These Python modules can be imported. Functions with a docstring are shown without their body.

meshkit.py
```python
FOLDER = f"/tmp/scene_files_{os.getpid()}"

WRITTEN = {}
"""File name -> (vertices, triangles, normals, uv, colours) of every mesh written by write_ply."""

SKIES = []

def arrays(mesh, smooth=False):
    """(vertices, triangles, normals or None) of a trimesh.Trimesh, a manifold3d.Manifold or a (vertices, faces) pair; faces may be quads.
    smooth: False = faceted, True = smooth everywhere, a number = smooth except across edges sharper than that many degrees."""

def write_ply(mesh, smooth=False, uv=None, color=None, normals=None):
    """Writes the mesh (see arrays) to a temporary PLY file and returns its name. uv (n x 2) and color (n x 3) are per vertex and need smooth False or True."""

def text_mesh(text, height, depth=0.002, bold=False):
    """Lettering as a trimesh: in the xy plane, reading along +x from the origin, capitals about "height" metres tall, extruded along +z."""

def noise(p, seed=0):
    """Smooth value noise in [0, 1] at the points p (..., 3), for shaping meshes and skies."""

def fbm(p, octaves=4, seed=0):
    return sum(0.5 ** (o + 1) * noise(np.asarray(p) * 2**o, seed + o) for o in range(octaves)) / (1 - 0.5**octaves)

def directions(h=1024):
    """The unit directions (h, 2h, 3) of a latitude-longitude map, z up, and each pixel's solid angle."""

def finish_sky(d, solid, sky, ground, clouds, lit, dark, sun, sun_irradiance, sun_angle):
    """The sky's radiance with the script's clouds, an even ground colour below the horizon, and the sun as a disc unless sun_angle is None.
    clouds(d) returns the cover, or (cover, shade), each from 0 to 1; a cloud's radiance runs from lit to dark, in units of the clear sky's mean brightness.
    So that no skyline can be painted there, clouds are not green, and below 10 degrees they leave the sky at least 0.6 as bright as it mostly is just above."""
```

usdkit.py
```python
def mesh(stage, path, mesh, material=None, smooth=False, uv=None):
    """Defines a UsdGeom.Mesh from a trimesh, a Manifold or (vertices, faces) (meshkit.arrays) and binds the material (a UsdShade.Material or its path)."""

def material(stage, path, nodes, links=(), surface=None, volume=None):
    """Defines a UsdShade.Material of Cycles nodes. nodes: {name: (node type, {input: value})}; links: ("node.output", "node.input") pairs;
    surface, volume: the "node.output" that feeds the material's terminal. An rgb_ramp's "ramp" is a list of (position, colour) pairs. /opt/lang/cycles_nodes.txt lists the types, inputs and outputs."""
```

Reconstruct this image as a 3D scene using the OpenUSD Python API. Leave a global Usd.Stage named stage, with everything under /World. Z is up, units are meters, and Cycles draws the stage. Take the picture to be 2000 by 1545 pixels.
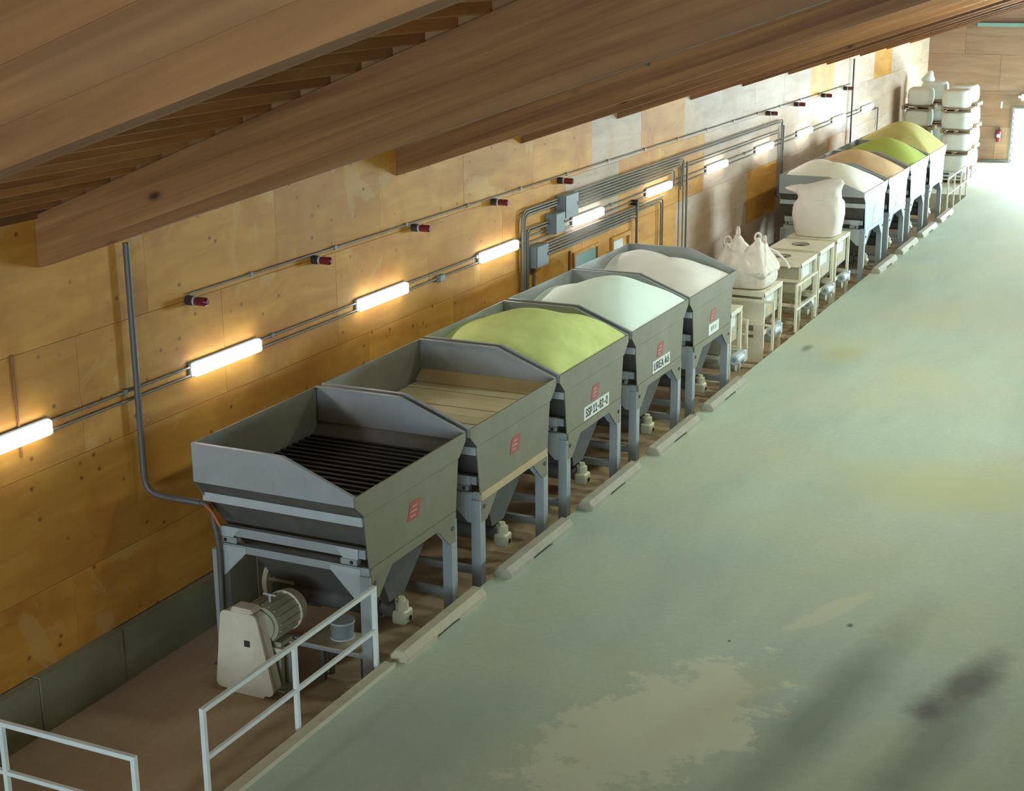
import math, random
import numpy as np
import trimesh
import manifold3d as m3
import meshkit, usdkit
from shapely.geometry import Polygon, Point, box as sbox
from pxr import Usd, UsdGeom, UsdLux, UsdShade, Gf, Sdf

random.seed(7)
stage = Usd.Stage.CreateInMemory()
UsdGeom.SetStageUpAxis(stage, 'Z')
UsdGeom.SetStageMetersPerUnit(stage, 1.0)
UsdGeom.Xform.Define(stage, '/World')
UsdGeom.Scope.Define(stage, '/World/Looks')

# ------------------------------------------------------------------ camera, exposure
EXPOSURE = 0.0
CAM_H = 7.0
yaw, pit, rol = [math.radians(a) for a in (25.7285, 16.0638, 0.5144)]
fw = np.array([-math.sin(yaw) * math.cos(pit), math.cos(yaw) * math.cos(pit), -math.sin(pit)])
rt = np.array([math.cos(yaw), math.sin(yaw), 0.0])
dn = np.cross(fw, rt)
rt2 = rt * math.cos(rol) + dn * math.sin(rol)
dn2 = np.cross(fw, rt2)
cam = UsdGeom.Camera.Define(stage, '/World/camera')
cam.AddTransformOp().Set(Gf.Matrix4d(*rt2, 0, *(-dn2), 0, *(-fw), 0, 0, 0, CAM_H, 1))
cam.CreateHorizontalApertureAttr(36.0)
cam.CreateVerticalApertureAttr(36.0 * 1545 / 2000)
cam.CreateFocalLengthAttr(36.0 * 2971.25 / 2000)
cam.CreateExposureAttr(EXPOSURE)
cam.CreateClippingRangeAttr(Gf.Vec2f(0.05, 1000))

# ------------------------------------------------------------------ sky and daylight through the building's doors
dome = UsdLux.DomeLight.Define(stage, '/World/sky_dome')
dome.CreateColorAttr(Gf.Vec3f(0.86, 0.95, 1.0))
dome.CreateIntensityAttr(1.2)


def rect_light(name, pos, aim, w, h, color, power):
    l = UsdLux.RectLight.Define(stage, '/World/' + name)
    z = -np.array(aim, float) / np.linalg.norm(aim)
    up = np.array([0, 0, 1.0])
    x = np.cross(up, z); x /= np.linalg.norm(x)
    y = np.cross(z, x)
    l.AddTransformOp().Set(Gf.Matrix4d(*x, 0, *y, 0, *z, 0, *pos, 1))
    l.CreateWidthAttr(w); l.CreateHeightAttr(h)
    l.CreateColorAttr(Gf.Vec3f(*color)); l.CreateIntensityAttr(power)
    return l


# each stands just outside a doorway of the building and is the daylight that comes in through it
rect_light('daylight_end_doorway', (-4.8, 56.3, 1.6), (0, -1, 0), 6.0, 3.4, (0.80, 0.98, 1.06), 100)
rect_light('daylight_side_doorway', (14.9, 49.0, 2.4), (-1, 0, 0), 9.0, 4.4, (0.66, 0.93, 1.06), 80)
rect_light('daylight_near_doorway', (1.5, -20.6, 3.0), (0, 1, 0), 15.0, 6.0, (0.66, 0.90, 1.08), 14.0)

HIGH_BAYS = [(-4.0, 14.6, 0.30), (-4.0, 19.95, 0.5), (-4.0, 24.0, 0.6), (-4.0, 28.1, 0.62), (-4.0, 35.5, 0.6), (-4.0, 43.0, 0.58)]   # lamps under the roof: x, y, share
HIGH_BAY_STRENGTH = 330.0
# ------------------------------------------------------------------ helpers
USED = {}


def numbered(parent, name):
    k = (parent, name)
    n = USED.get(k, 0)
    USED[k] = n + 1
    return name if n == 0 else f'{name}_{n:03d}'


def ppath(parent):
    if parent is None:
        return '/World'
    return str(parent.GetPath())


def obj(name, mesh, mat, parent=None, smooth=False, label=None, kind=None):
    p = ppath(parent)
    path = p + '/' + numbered(p, name)
    if isinstance(mesh, MB):
        mesh = mesh.mesh()
    m = usdkit.mesh(stage, path, mesh, mat, smooth=smooth)
    pr = m.GetPrim()
    if label: pr.SetCustomDataByKey('label', label)
    if kind: pr.SetCustomDataByKey('kind', kind)
    return pr


def tag(pr, label, cat, group=None, kind=None):
    pr.SetCustomDataByKey('label', label)
    pr.SetCustomDataByKey('category', cat)
    if group: pr.SetCustomDataByKey('group', group)
    if kind: pr.SetCustomDataByKey('kind', kind)
    return pr


def thing(name, label, cat, loc=(0, 0, 0), rotz=0.0, group=None, kind=None):
    path = '/World/' + numbered('/World', name)
    x = UsdGeom.Xform.Define(stage, path)
    x.AddTranslateOp().Set(Gf.Vec3d(*map(float, loc)))
    if rotz: x.AddRotateZOp().Set(float(rotz))
    pr = x.GetPrim()
    if label: pr.SetCustomDataByKey('label', label)
    if cat: pr.SetCustomDataByKey('category', cat)
    if group: pr.SetCustomDataByKey('group', group)
    if kind: pr.SetCustomDataByKey('kind', kind)
    return pr


def sub(name, parent):
    p = ppath(parent)
    x = UsdGeom.Xform.Define(stage, p + '/' + numbered(p, name))
    return x.GetPrim()


class MB:
    def __init__(s): s.parts = []

    def add(s, m):
        if isinstance(m, MB): s.parts += m.parts
        elif hasattr(m, 'to_mesh'):
            q = m.to_mesh(); s.parts.append(trimesh.Trimesh(q.vert_properties[:, :3], q.tri_verts, process=False))
        else: s.parts.append(m)
        return s

    def box(s, lo, hi):
        lo, hi = np.minimum(lo, hi).astype(float), np.maximum(lo, hi).astype(float)
        b = trimesh.creation.box(hi - lo); b.apply_translation((lo + hi) / 2)
        return s.add(b)

    def cham(s, lo, hi, c):
        """box with chamfered edges"""
        lo, hi = np.minimum(lo, hi).astype(float), np.maximum(lo, hi).astype(float)
        pts = []
        for i in range(3):
            for sx in (0, 1):
                for sy in (0, 1):
                    for sz in (0, 1):
                        p = np.array([hi[0] if sx else lo[0], hi[1] if sy else lo[1], hi[2] if sz else lo[2]])
                        for j, sg in enumerate((sx, sy, sz)):
                            if j != i: p[j] += -c if sg else c
                        pts.append(p)
        return s.add(trimesh.convex.convex_hull(np.array(pts)))

    def bar(s, a, b, w, h=None, up=(0, 0, 1)):
        """square bar from a to b, w wide and h high"""
        a, b = np.array(a, float), np.array(b, float); h = h or w
        d = b - a; L = np.linalg.norm(d); d /= L
        u = np.array(up, float)
        if abs(u @ d) > .95: u = np.array([1., 0, 0])
        x = np.cross(d, u); x /= np.linalg.norm(x); y = np.cross(x, d)
        m = trimesh.creation.box((w, h, L)); T = np.eye(4)
        T[:3, 0], T[:3, 1], T[:3, 2], T[:3, 3] = x, -y if False else y, np.cross(x, y), (a + b) / 2
        m.apply_transform(T)
        return s.add(m)

    def cyl(s, a, b, r, n=14, r2=None):
        a, b = np.array(a, float), np.array(b, float)
        d = b - a; L = np.linalg.norm(d); d /= L
        u = np.array([0, 0, 1.]) if abs(d[2]) < .9 else np.array([1., 0, 0])
        x = np.cross(d, u); x /= np.linalg.norm(x); y = np.cross(d, x)
        t = np.arange(n) / n * 2 * np.pi
        ring = np.cos(t)[:, None] * x + np.sin(t)[:, None] * y
        r2 = r if r2 is None else r2
        v = np.vstack([a + ring * r, b + ring * r2, a, b]); i = np.arange(n); j = (i + 1) % n
        f = np.vstack([np.c_[i, j, j + n], np.c_[i, j + n, i + n], np.c_[j, i, 0 * i + 2 * n], np.c_[i + n, j + n, 0 * i + 2 * n + 1]])
        return s.add(trimesh.Trimesh(v, f, process=False))

    def tube(s, pts, r, n=8):
        """round tube along a polyline"""
        p = np.array(pts, float); k = len(p)
        tg = np.gradient(p, axis=0); tg /= np.linalg.norm(tg, axis=1, keepdims=True)
        u = np.array([0.31, 0.22, 0.93]); 
        rings = []
        x = np.cross(tg[0], u); x /= np.linalg.norm(x)
        for i in range(k):
            x = x - tg[i] * (x @ tg[i]); x /= np.linalg.norm(x); y = np.cross(tg[i], x)
            t = np.arange(n) / n * 2 * np.pi
            rings.append(p[i] + r * (np.cos(t)[:, None] * x + np.sin(t)[:, None] * y))
        v = np.vstack(rings + [p[:1], p[-1:]]); f = []
        a = np.arange(n); b = (a + 1) % n
        for i in range(k - 1):
            o = i * n
            f += [np.c_[o + a, o + b, o + n + b], np.c_[o + a, o + n + b, o + n + a]]
        f += [np.c_[b, a, 0 * a + k * n], np.c_[(k - 1) * n + a, (k - 1) * n + b, 0 * a + k * n + 1]]
        return s.add(trimesh.Trimesh(v, np.vstack(f), process=False))

    def prism(s, poly, axis, a, b):
        """polygon extruded along an axis from a to b. axis 'x': poly (y,z); 'y': poly (x,z); 'z': poly (x,y)"""
        P = poly if hasattr(poly, 'exterior') else Polygon(poly)
        m = trimesh.creation.extrude_polygon(P, abs(b - a), engine='earcut')
        v = m.vertices.copy(); lo = min(a, b)
        if axis == 'x': w = np.c_[v[:, 2] + lo, v[:, 0], v[:, 1]]; f = m.faces
        elif axis == 'y': w = np.c_[v[:, 0], v[:, 2] + lo, v[:, 1]]; f = m.faces[:, ::-1]
        else: w = np.c_[v[:, 0], v[:, 1], v[:, 2] + lo]; f = m.faces
        return s.add(trimesh.Trimesh(w, f, process=False))

    def quad(s, a, b, c, d, t=0.008):
        """thin plate with four corners"""
        p = np.array([a, b, c, d], float); n = np.cross(p[1] - p[0], p[2] - p[0]); n /= np.linalg.norm(n)
        return s.add(trimesh.convex.convex_hull(np.vstack([p + n * t / 2, p - n * t / 2])))

    def mesh(s):
        return trimesh.util.concatenate(s.parts)


def bend(points, r=0.12, n=5):
    """polyline with rounded corners"""
    p = [np.array(q, float) for q in points]; out = [p[0]]
    for i in range(1, len(p) - 1):
        a, b = p[i - 1] - p[i], p[i + 1] - p[i]
        la, lb = np.linalg.norm(a), np.linalg.norm(b); k = min(r, la * .45, lb * .45)
        s0, s1 = p[i] + a / la * k, p[i] + b / lb * k
        for t in np.linspace(0, 1, n): out.append((1 - t) ** 2 * s0 + 2 * t * (1 - t) * p[i] + t * t * s1)
    out.append(p[-1])
    return out


def loft(secs, n=40, disp=0.0, seed=0, freq=3.0):
    """secs: (z, cx, cy, rx, ry, exponent, yaw deg) superellipse sections, closed at both ends"""
    secs = [tuple(q) + (0,) * (7 - len(q)) for q in secs]
    rings = []
    t = np.arange(n) / n * 2 * np.pi
    for z, cx, cy, rx, ry, e, yw in secs:
        c, s_ = np.cos(t), np.sin(t)
        x = rx * np.sign(c) * np.abs(c) ** (2 / e); y = ry * np.sign(s_) * np.abs(s_) ** (2 / e)
        a = math.radians(yw)
        rings.append(np.c_[cx + x * math.cos(a) - y * math.sin(a), cy + x * math.sin(a) + y * math.cos(a), 0 * x + z])
    k = len(rings)
    v = np.vstack(rings + [rings[0].mean(0)[None], rings[-1].mean(0)[None]])
    if disp:
        cen = np.array([np.mean([q[1] for q in secs]), np.mean([q[2] for q in secs]), 0])
        d = v - cen; d[:, 2] = 0; L = np.linalg.norm(d, axis=1, keepdims=True); d = d / np.maximum(L, 1e-6)
        q = (meshkit.fbm(v * freq + seed * 7.3, 3, seed) - .5) * 2
        v = v + d * (q * disp)[:, None] * (L > .05)
    a = np.arange(n); b = (a + 1) % n; f = []
    for i in range(k - 1):
        o = i * n
        f += [np.c_[o + a, o + b, o + n + b], np.c_[o + a, o + n + b, o + n + a]]
    f += [np.c_[b, a, 0 * a + k * n], np.c_[(k - 1) * n + a, (k - 1) * n + b, 0 * a + k * n + 1]]
    return trimesh.Trimesh(v, np.vstack(f), process=False)


# ------------------------------------------------------------------ materials
def mat(name, nodes, links, surface='p.BSDF'):
    return usdkit.material(stage, '/World/Looks/' + name, nodes, links, surface=surface)


def plain(name, col, rough=0.5, metal=0.0, var=0.12, scale=6.0, bump=0.0, spec=0.5, dirt=None, dirt_amt=0.35):
    """paint or metal with a slight mottling, and grime that has a shape of its own"""
    c = np.array(col, float)
    nodes = {'g': ('geometry', {}), 'n': ('noise_texture', {'scale': scale, 'detail': 5.0, 'roughness': 0.6}),
             'r': ('rgb_ramp', {'ramp': [(0.25, tuple(c * (1 - var))), (0.75, tuple(np.minimum(c * (1 + var), 1)))]}),
             'p': ('principled_bsdf', {'roughness': rough, 'metallic': metal, 'specular_ior_level': spec})}
    links = [('g.position', 'n.vector'), ('n.fac', 'r.fac')]
    last = 'r.color'
    if dirt is not None:
        nodes['n2'] = ('noise_texture', {'scale': scale * .45, 'detail': 6.0, 'roughness': 0.7})
        nodes['r2'] = ('rgb_ramp', {'ramp': [(0.48, (0, 0, 0)), (0.7, (dirt_amt,) * 3)]})
        nodes['m'] = ('mix', {'color2': dirt})
        links += [('g.position', 'n2.vector'), ('n2.fac', 'r2.fac'), ('r2.color', 'm.fac'), (last, 'm.color1')]
        last = 'm.color'
    links.append((last, 'p.base_color'))
    if bump:
        nodes['nb'] = ('noise_texture', {'scale': scale * 9, 'detail': 3.0})
        nodes['b'] = ('bump', {'strength': bump, 'distance': 0.01})
        links += [('g.position', 'nb.vector'), ('nb.fac', 'b.height'), ('b.normal', 'p.normal')]
    return mat(name, nodes, links)


def wood(name, dark, light, grain, rough=0.6, knots=0.5, knot_col=(0.09, 0.035, 0.012), knot_scale=2.2, tint=0.25, blotch=(0.5, 0.3, 0.1), blotch_amt=0.4, pale=None, kscale=None, rot=None, kr=1.0):
    """grain: scale of the noise per axis (small along the fibre)"""
    d, l = np.array(dark), np.array(light)
    nodes = {'g': ('geometry', {}), 'oi': ('object_info', {}),
             'off': ('vector_math', {'math_type': 'scale', 'vector1': (0, 0, 0), 'scale': 9.0}),
             'cmb': ('combine_xyz', {}), 'pos': ('vector_math', {'math_type': 'add'}),
             'mp': ('mapping', {'scale': grain}),
             'n': ('noise_texture', {'scale': 1.0, 'detail': 6.0, 'roughness': 0.6, 'distortion': 0.6}),
             'r': ('rgb_ramp', {'ramp': [(0.3, tuple(d)), (0.5, tuple((d + l) / 2)), (0.72, tuple(l))]}),
             'rnd': ('rgb_ramp', {'ramp': [(0.0, (1 - tint,) * 3), (0.5, (1, 1, 1)), (1.0, (1 + tint * .6, 1 + tint * .55, 1 + tint * .5))]}),
             'mul': ('mix', {'mix_type': 'multiply', 'fac': 1.0}),
             'nb': ('noise_texture', {'scale': 0.9, 'detail': 4.0, 'roughness': 0.6}),
             'rb': ('rgb_ramp', {'ramp': [(0.5, (0, 0, 0)), (0.68, (blotch_amt,) * 3)]}),
             'mb': ('mix', {'color2': blotch}),
             'mpk': ('mapping', {'scale': kscale or tuple(np.array([knot_scale * (0.45 if q < 2 else 1.0) for q in grain]))}),
             'v': ('voronoi_texture', {'scale': 1.0, 'feature': 'f1', 'randomness': 1.0}),
             'vr': ('rgb_ramp', {'ramp': [(0.0, (knots,) * 3), (0.045 * kr, (knots,) * 3), (0.085 * kr, (knots * .25,) * 3), (0.13 * kr, (0, 0, 0))]}),
             'mk': ('mix', {'color2': knot_col}),
             'p': ('principled_bsdf', {'roughness': rough, 'specular_ior_level': 0.3})}
    links = [('oi.random', 'cmb.x'), ('oi.random', 'cmb.y'), ('oi.random', 'cmb.z'), ('cmb.vector', 'off.vector1'),
             ('g.position', 'pos.vector1'), ('off.vector', 'pos.vector2'),
             ('pos.vector', 'mp.vector'), ('mp.vector', 'n.vector'), ('n.fac', 'r.fac'),
             ('oi.random', 'rnd.fac'), ('r.color', 'mul.color1'), ('rnd.color', 'mul.color2'),
             ('pos.vector', 'nb.vector'), ('nb.fac', 'rb.fac'), ('rb.color', 'mb.fac'), ('mul.color', 'mb.color1'),
             ('pos.vector', 'mpk.vector'), ('mpk.vector', 'v.vector'), ('v.distance', 'vr.fac'),
             ('vr.color', 'mk.fac'), ('mb.color', 'mk.color1'), ('mk.color', 'p.base_color')]
    if rot is not None:    # fibre along a sloping beam
        nodes['rot'] = ('vector_rotate', {'rotate_type': 'y_axis', 'angle': rot})
        links[links.index(('pos.vector', 'mp.vector'))] = ('rot.vector', 'mp.vector')
        links[links.index(('pos.vector', 'mpk.vector'))] = ('rot.vector', 'mpk.vector')
        links.append(('pos.vector', 'rot.vector'))
    if pale is not None:   # plies sanded through: pale patches with a clear edge
        nodes.update({'np': ('noise_texture', {'scale': 0.75, 'detail': 6.0, 'roughness': 0.55, 'distortion': 0.8}), 'rp': ('rgb_ramp', {'ramp': [(0.60, (0, 0, 0)), (0.625, (.55,) * 3)]}), 'mpl': ('mix', {'color2': pale})})
        links[links.index(('mb.color', 'mk.color1'))] = ('mpl.color', 'mk.color1')
        links += [('pos.vector', 'np.vector'), ('np.fac', 'rp.fac'), ('rp.color', 'mpl.fac'), ('mb.color', 'mpl.color1')]
    return mat(name, nodes, links)


def emitter(name, col, strength):
    return mat(name, {'e': ('emission', {'color': col, 'strength': strength})}, [], surface='e.emission')


M = {}
M['ply'] = wood('plywood', (0.47, 0.205, 0.03), (0.66, 0.345, 0.058), (4.0, 0.7, 3.5), knots=0.8, knot_col=(0.14, 0.055, 0.015), kscale=(5.0, 3.6, 4.2), kr=1.25, tint=0.12, blotch=(0.45, 0.17, 0.03), blotch_amt=0.75, pale=(0.60, 0.38, 0.13))
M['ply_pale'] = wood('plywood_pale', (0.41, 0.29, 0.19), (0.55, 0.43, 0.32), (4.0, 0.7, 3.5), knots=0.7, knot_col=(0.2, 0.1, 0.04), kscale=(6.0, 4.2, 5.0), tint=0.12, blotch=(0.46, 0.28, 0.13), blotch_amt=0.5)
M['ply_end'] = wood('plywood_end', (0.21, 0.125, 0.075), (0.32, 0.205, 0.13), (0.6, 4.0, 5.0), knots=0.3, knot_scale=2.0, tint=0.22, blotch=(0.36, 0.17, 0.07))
M['glulam'] = wood('glulam', (0.165, 0.064, 0.020), (0.375, 0.18, 0.062), (0.22, 6.0, 6.0), knots=0.95, knot_col=(0.035, 0.015, 0.01), kscale=(1.1, 2.2, 2.2), kr=1.25, rot=0.335, tint=0.14, blotch=(0.20, 0.10, 0.05), blotch_amt=0.4)
M['purlin'] = wood('purlin_wood', (0.28, 0.11, 0.03), (0.44, 0.20, 0.06), (8.0, 0.4, 6.0), knots=0.3, tint=0.25)
M['deck'] = wood('deck_wood', (0.16, 0.07, 0.03), (0.24, 0.11, 0.04), (5.0, 0.5, 5.0), knots=0.2)
M['crate'] = wood('pallet_wood', (0.30, 0.20, 0.11), (0.46, 0.34, 0.20), (1.0, 6.0, 8.0), knots=0.2)
M['board'] = wood('dusty_board', (0.50, 0.43, 0.24), (0.64, 0.57, 0.36), (0.5, 7.0, 7.0), knots=0.2, tint=0.15, blotch=(0.4, 0.22, 0.08), blotch_amt=0.3)
M['steel'] = plain('painted_steel', (0.185, 0.17, 0.092), 0.5, 0.0, 0.06, 3.0, dirt=(0.30, 0.27, 0.19), dirt_amt=0.3)
M['steel_back'] = plain('shaded_back_steel', (0.21, 0.20, 0.15), 0.6, 0.0, 0.12, 3.0)  # shade on the inward-facing back panel is put into this darker colour
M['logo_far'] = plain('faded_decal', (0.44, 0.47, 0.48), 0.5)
M['steel_far'] = plain('daylit_far_steel', (0.47, 0.56, 0.58), 0.4, 0.1, 0.05, 3.0)  # daylight on the far hopper fronts is put into this paler blue
M['steel_side'] = plain('side_lit_steel', (0.35, 0.385, 0.385), 0.45, 0.15, 0.08, 4.0, dirt=(0.32, 0.30, 0.24), dirt_amt=0.3)  # bluish daylight falling on the hopper sides is put into the base colour
M['steel_light'] = plain('light_steel', (0.46, 0.51, 0.50), 0.45, 0.1, 0.06, 5.0)
M['steel_dark'] = plain('weathered_steel', (0.13, 0.13, 0.115), 0.55, 0.2, 0.2, 5.0, dirt=(0.12, 0.08, 0.05), dirt_amt=0.6)
M['grate'] = plain('dark_grate', (0.045, 0.04, 0.035), 0.6, 0.2, 0.25, 6.0)
M['dusty_steel'] = plain('dusty_steel', (0.40, 0.35, 0.22), 0.7, 0.0, 0.15, 3.0)
M['tan_strip'] = plain('tan_strip', (0.50, 0.38, 0.19), 0.6, 0.0, 0.12, 4.0)
M['cream'] = plain('cream_paint', (0.60, 0.58, 0.40), 0.5, 0.0, 0.08, 5.0, dirt=(0.42, 0.36, 0.2), dirt_amt=0.35)
M['bin'] = plain('bin_paint', (0.76, 0.71, 0.54), 0.5, 0.0, 0.08, 5.0, dirt=(0.5, 0.42, 0.24), dirt_amt=0.5)
M['bin_box'] = plain('bin_box_paint', (0.42, 0.42, 0.29), 0.55, 0.0, 0.1, 5.0, dirt=(0.36, 0.29, 0.14), dirt_amt=0.5)
M['white'] = plain('white_paint', (0.74, 0.80, 0.76), 0.45, 0.0, 0.05, 7.0, dirt=(0.55, 0.55, 0.42), dirt_amt=0.25)
M['conduit'] = plain('galvanised_conduit', (0.19, 0.185, 0.145), 0.5, 0.1, 0.1, 7.0)
M['pipe'] = plain('grey_pipe', (0.13, 0.12, 0.115), 0.5, 0.2, 0.1, 5.0)
M['elbox'] = plain('grey_enclosure', (0.21, 0.25, 0.25), 0.45, 0.0, 0.05, 4.0)
M['dark'] = plain('black_fitting', (0.03, 0.025, 0.025), 0.45)
M['red'] = plain('dark_red_lens', (0.16, 0.010, 0.018), 0.3)
M['logo'] = plain('red_decal', (0.36, 0.055, 0.03), 0.5)
M['logo_pale'] = plain('pale_decal', (0.48, 0.25, 0.16), 0.5)
M['label'] = plain('paper_label', (0.72, 0.74, 0.66), 0.6)
M['ink'] = plain('black_ink', (0.04, 0.04, 0.03), 0.6)
M['rust'] = plain('rusty_line', (0.22, 0.10, 0.035), 0.7)
M['bag'] = plain('woven_bag', (0.78, 0.70, 0.60), 0.75, 0.0, 0.05, 5.0, bump=0.25)
M['bag_white'] = plain('white_bag', (0.74, 0.78, 0.72), 0.7, 0.0, 0.05, 4.0, bump=0.2)
M['orange'] = plain('orange_hose', (0.42, 0.12, 0.03), 0.5)
M['teal'] = plain('teal_pane', (0.20, 0.34, 0.30), 0.3, 0.0, 0.05, 3.0)
M['rubber'] = plain('dark_rubber', (0.05, 0.045, 0.05), 0.6)


def granules(name, col, rough=0.85, amt=0.10):
    c = np.array(col)
    return mat(name, {'g': ('geometry', {}), 'n': ('noise_texture', {'scale': 2.2, 'detail': 5.0, 'roughness': 0.65}),
                      'r': ('rgb_ramp', {'ramp': [(0.3, tuple(c * (1 - amt))), (0.7, tuple(np.minimum(c * (1 + amt), 1)))]}),
                      'n2': ('noise_texture', {'scale': 120.0, 'detail': 2.0}), 'b': ('bump', {'strength': 0.35, 'distance': 0.01}),
                      'p': ('principled_bsdf', {'roughness': rough, 'specular_ior_level': 0.2})},
               [('g.position', 'n.vector'), ('n.fac', 'r.fac'), ('r.color', 'p.base_color'), ('g.position', 'n2.vector'), ('n2.fac', 'b.height'), ('b.normal', 'p.normal')])


def concrete(name, base, var=0.14, marks=None, rough=0.75):
    """marks: list of (kind, centre, size, angle, colour, amount, noise) on the floor plane"""
    c = np.array(base)
    nodes = {'g': ('geometry', {}), 'mp': ('mapping', {'scale': (0.55, 0.16, 0.5)}),
             'n': ('noise_texture', {'scale': 1.0, 'detail': 7.0, 'roughness': 0.62, 'distortion': 0.4}),
             'r': ('rgb_ramp', {'ramp': [(0.28, tuple(c * (1 - var))), (0.5, tuple(c)), (0.74, tuple(np.minimum(c * (1 + var), 1)))]}),
             'nc': ('noise_texture', {'scale': 0.32, 'detail': 4.0, 'roughness': 0.6}),
             'rc': ('rgb_ramp', {'ramp': [(0.42, (0, 0, 0)), (0.66, (0.85,) * 3)]}), 'mc': ('mix', {'color2': tuple(c * np.array([1.12, 1.0, 0.83]))}),
             'nf': ('noise_texture', {'scale': 14.0, 'detail': 6.0, 'roughness': 0.7}),
             'rf': ('rgb_ramp', {'ramp': [(0.3, (0.93,) * 3), (0.7, (1.05,) * 3)]}), 'mf': ('mix', {'mix_type': 'multiply', 'fac': 1.0}),
             'bm': ('bump', {'strength': 0.05, 'distance': 0.01}),
             'p': ('principled_bsdf', {'roughness': rough, 'specular_ior_level': 0.35})}
    links = [('g.position', 'mp.vector'), ('mp.vector', 'n.vector'), ('n.fac', 'r.fac'), ('g.position', 'nc.vector'), ('nc.fac', 'rc.fac'),
             ('rc.color', 'mc.fac'), ('r.color', 'mc.color1'), ('g.position', 'nf.vector'), ('nf.fac', 'rf.fac'), ('mc.color', 'mf.color1'),
             ('rf.color', 'mf.color2'), ('nf.fac', 'bm.height'), ('bm.normal', 'p.normal')]
    last = 'mf.color'
    for i, (cen, size, ang, col, amt, rag, fq) in enumerate(marks or []):
        # an elliptical mark with a ragged edge: distance in the mark's own frame plus noise
        k = f'k{i}'
        ca, sa = math.cos(math.radians(ang)), math.sin(math.radians(ang))
        nodes[k + 's'] = ('vector_math', {'math_type': 'subtract', 'vector2': (cen[0], cen[1], 0)})
        nodes[k + 'r'] = ('vector_rotate', {'rotate_type': 'z_axis', 'angle': -math.radians(ang)})
        nodes[k + 'd'] = ('vector_math', {'math_type': 'divide', 'vector2': (size[0], size[1], 1)})
        nodes[k + 'l'] = ('vector_math', {'math_type': 'length'})
        nodes[k + 'n'] = ('noise_texture', {'scale': fq, 'detail': 6.0, 'roughness': 0.7})
        nodes[k + 'm'] = ('math', {'math_type': 'multiply_add', 'value2': rag, 'value3': -rag * .5})
        nodes[k + 'a'] = ('math', {'math_type': 'add'})
        soft = 0.12 if rag > 1.2 else 0.75
        nodes[k + 'c'] = ('rgb_ramp', {'ramp': [(0.0, (amt,) * 3), (max(0.02, 0.62 - soft / 2), (amt,) * 3), (min(0.98, 0.62 + soft / 2), (0, 0, 0))]})
        nodes[k + 'x'] = ('mix', {'color2': col})
        links += [('g.position', k + 's.vector1'), (k + 's.vector', k + 'r.vector'), (k + 'r.vector', k + 'd.vector1'), (k + 'd.vector', k + 'l.vector1'),
                  ('g.position', k + 'n.vector'), (k + 'n.fac', k + 'm.value1'), (k + 'l.value', k + 'a.value1'), (k + 'm.value', k + 'a.value2'),
                  (k + 'a.value', k + 'c.fac'), (k + 'c.color', k + 'x.fac'), (last, k + 'x.color1')]
        last = k + 'x.color'
    links.append((last, 'p.base_color'))
    return mat(name, nodes, links)


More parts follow.
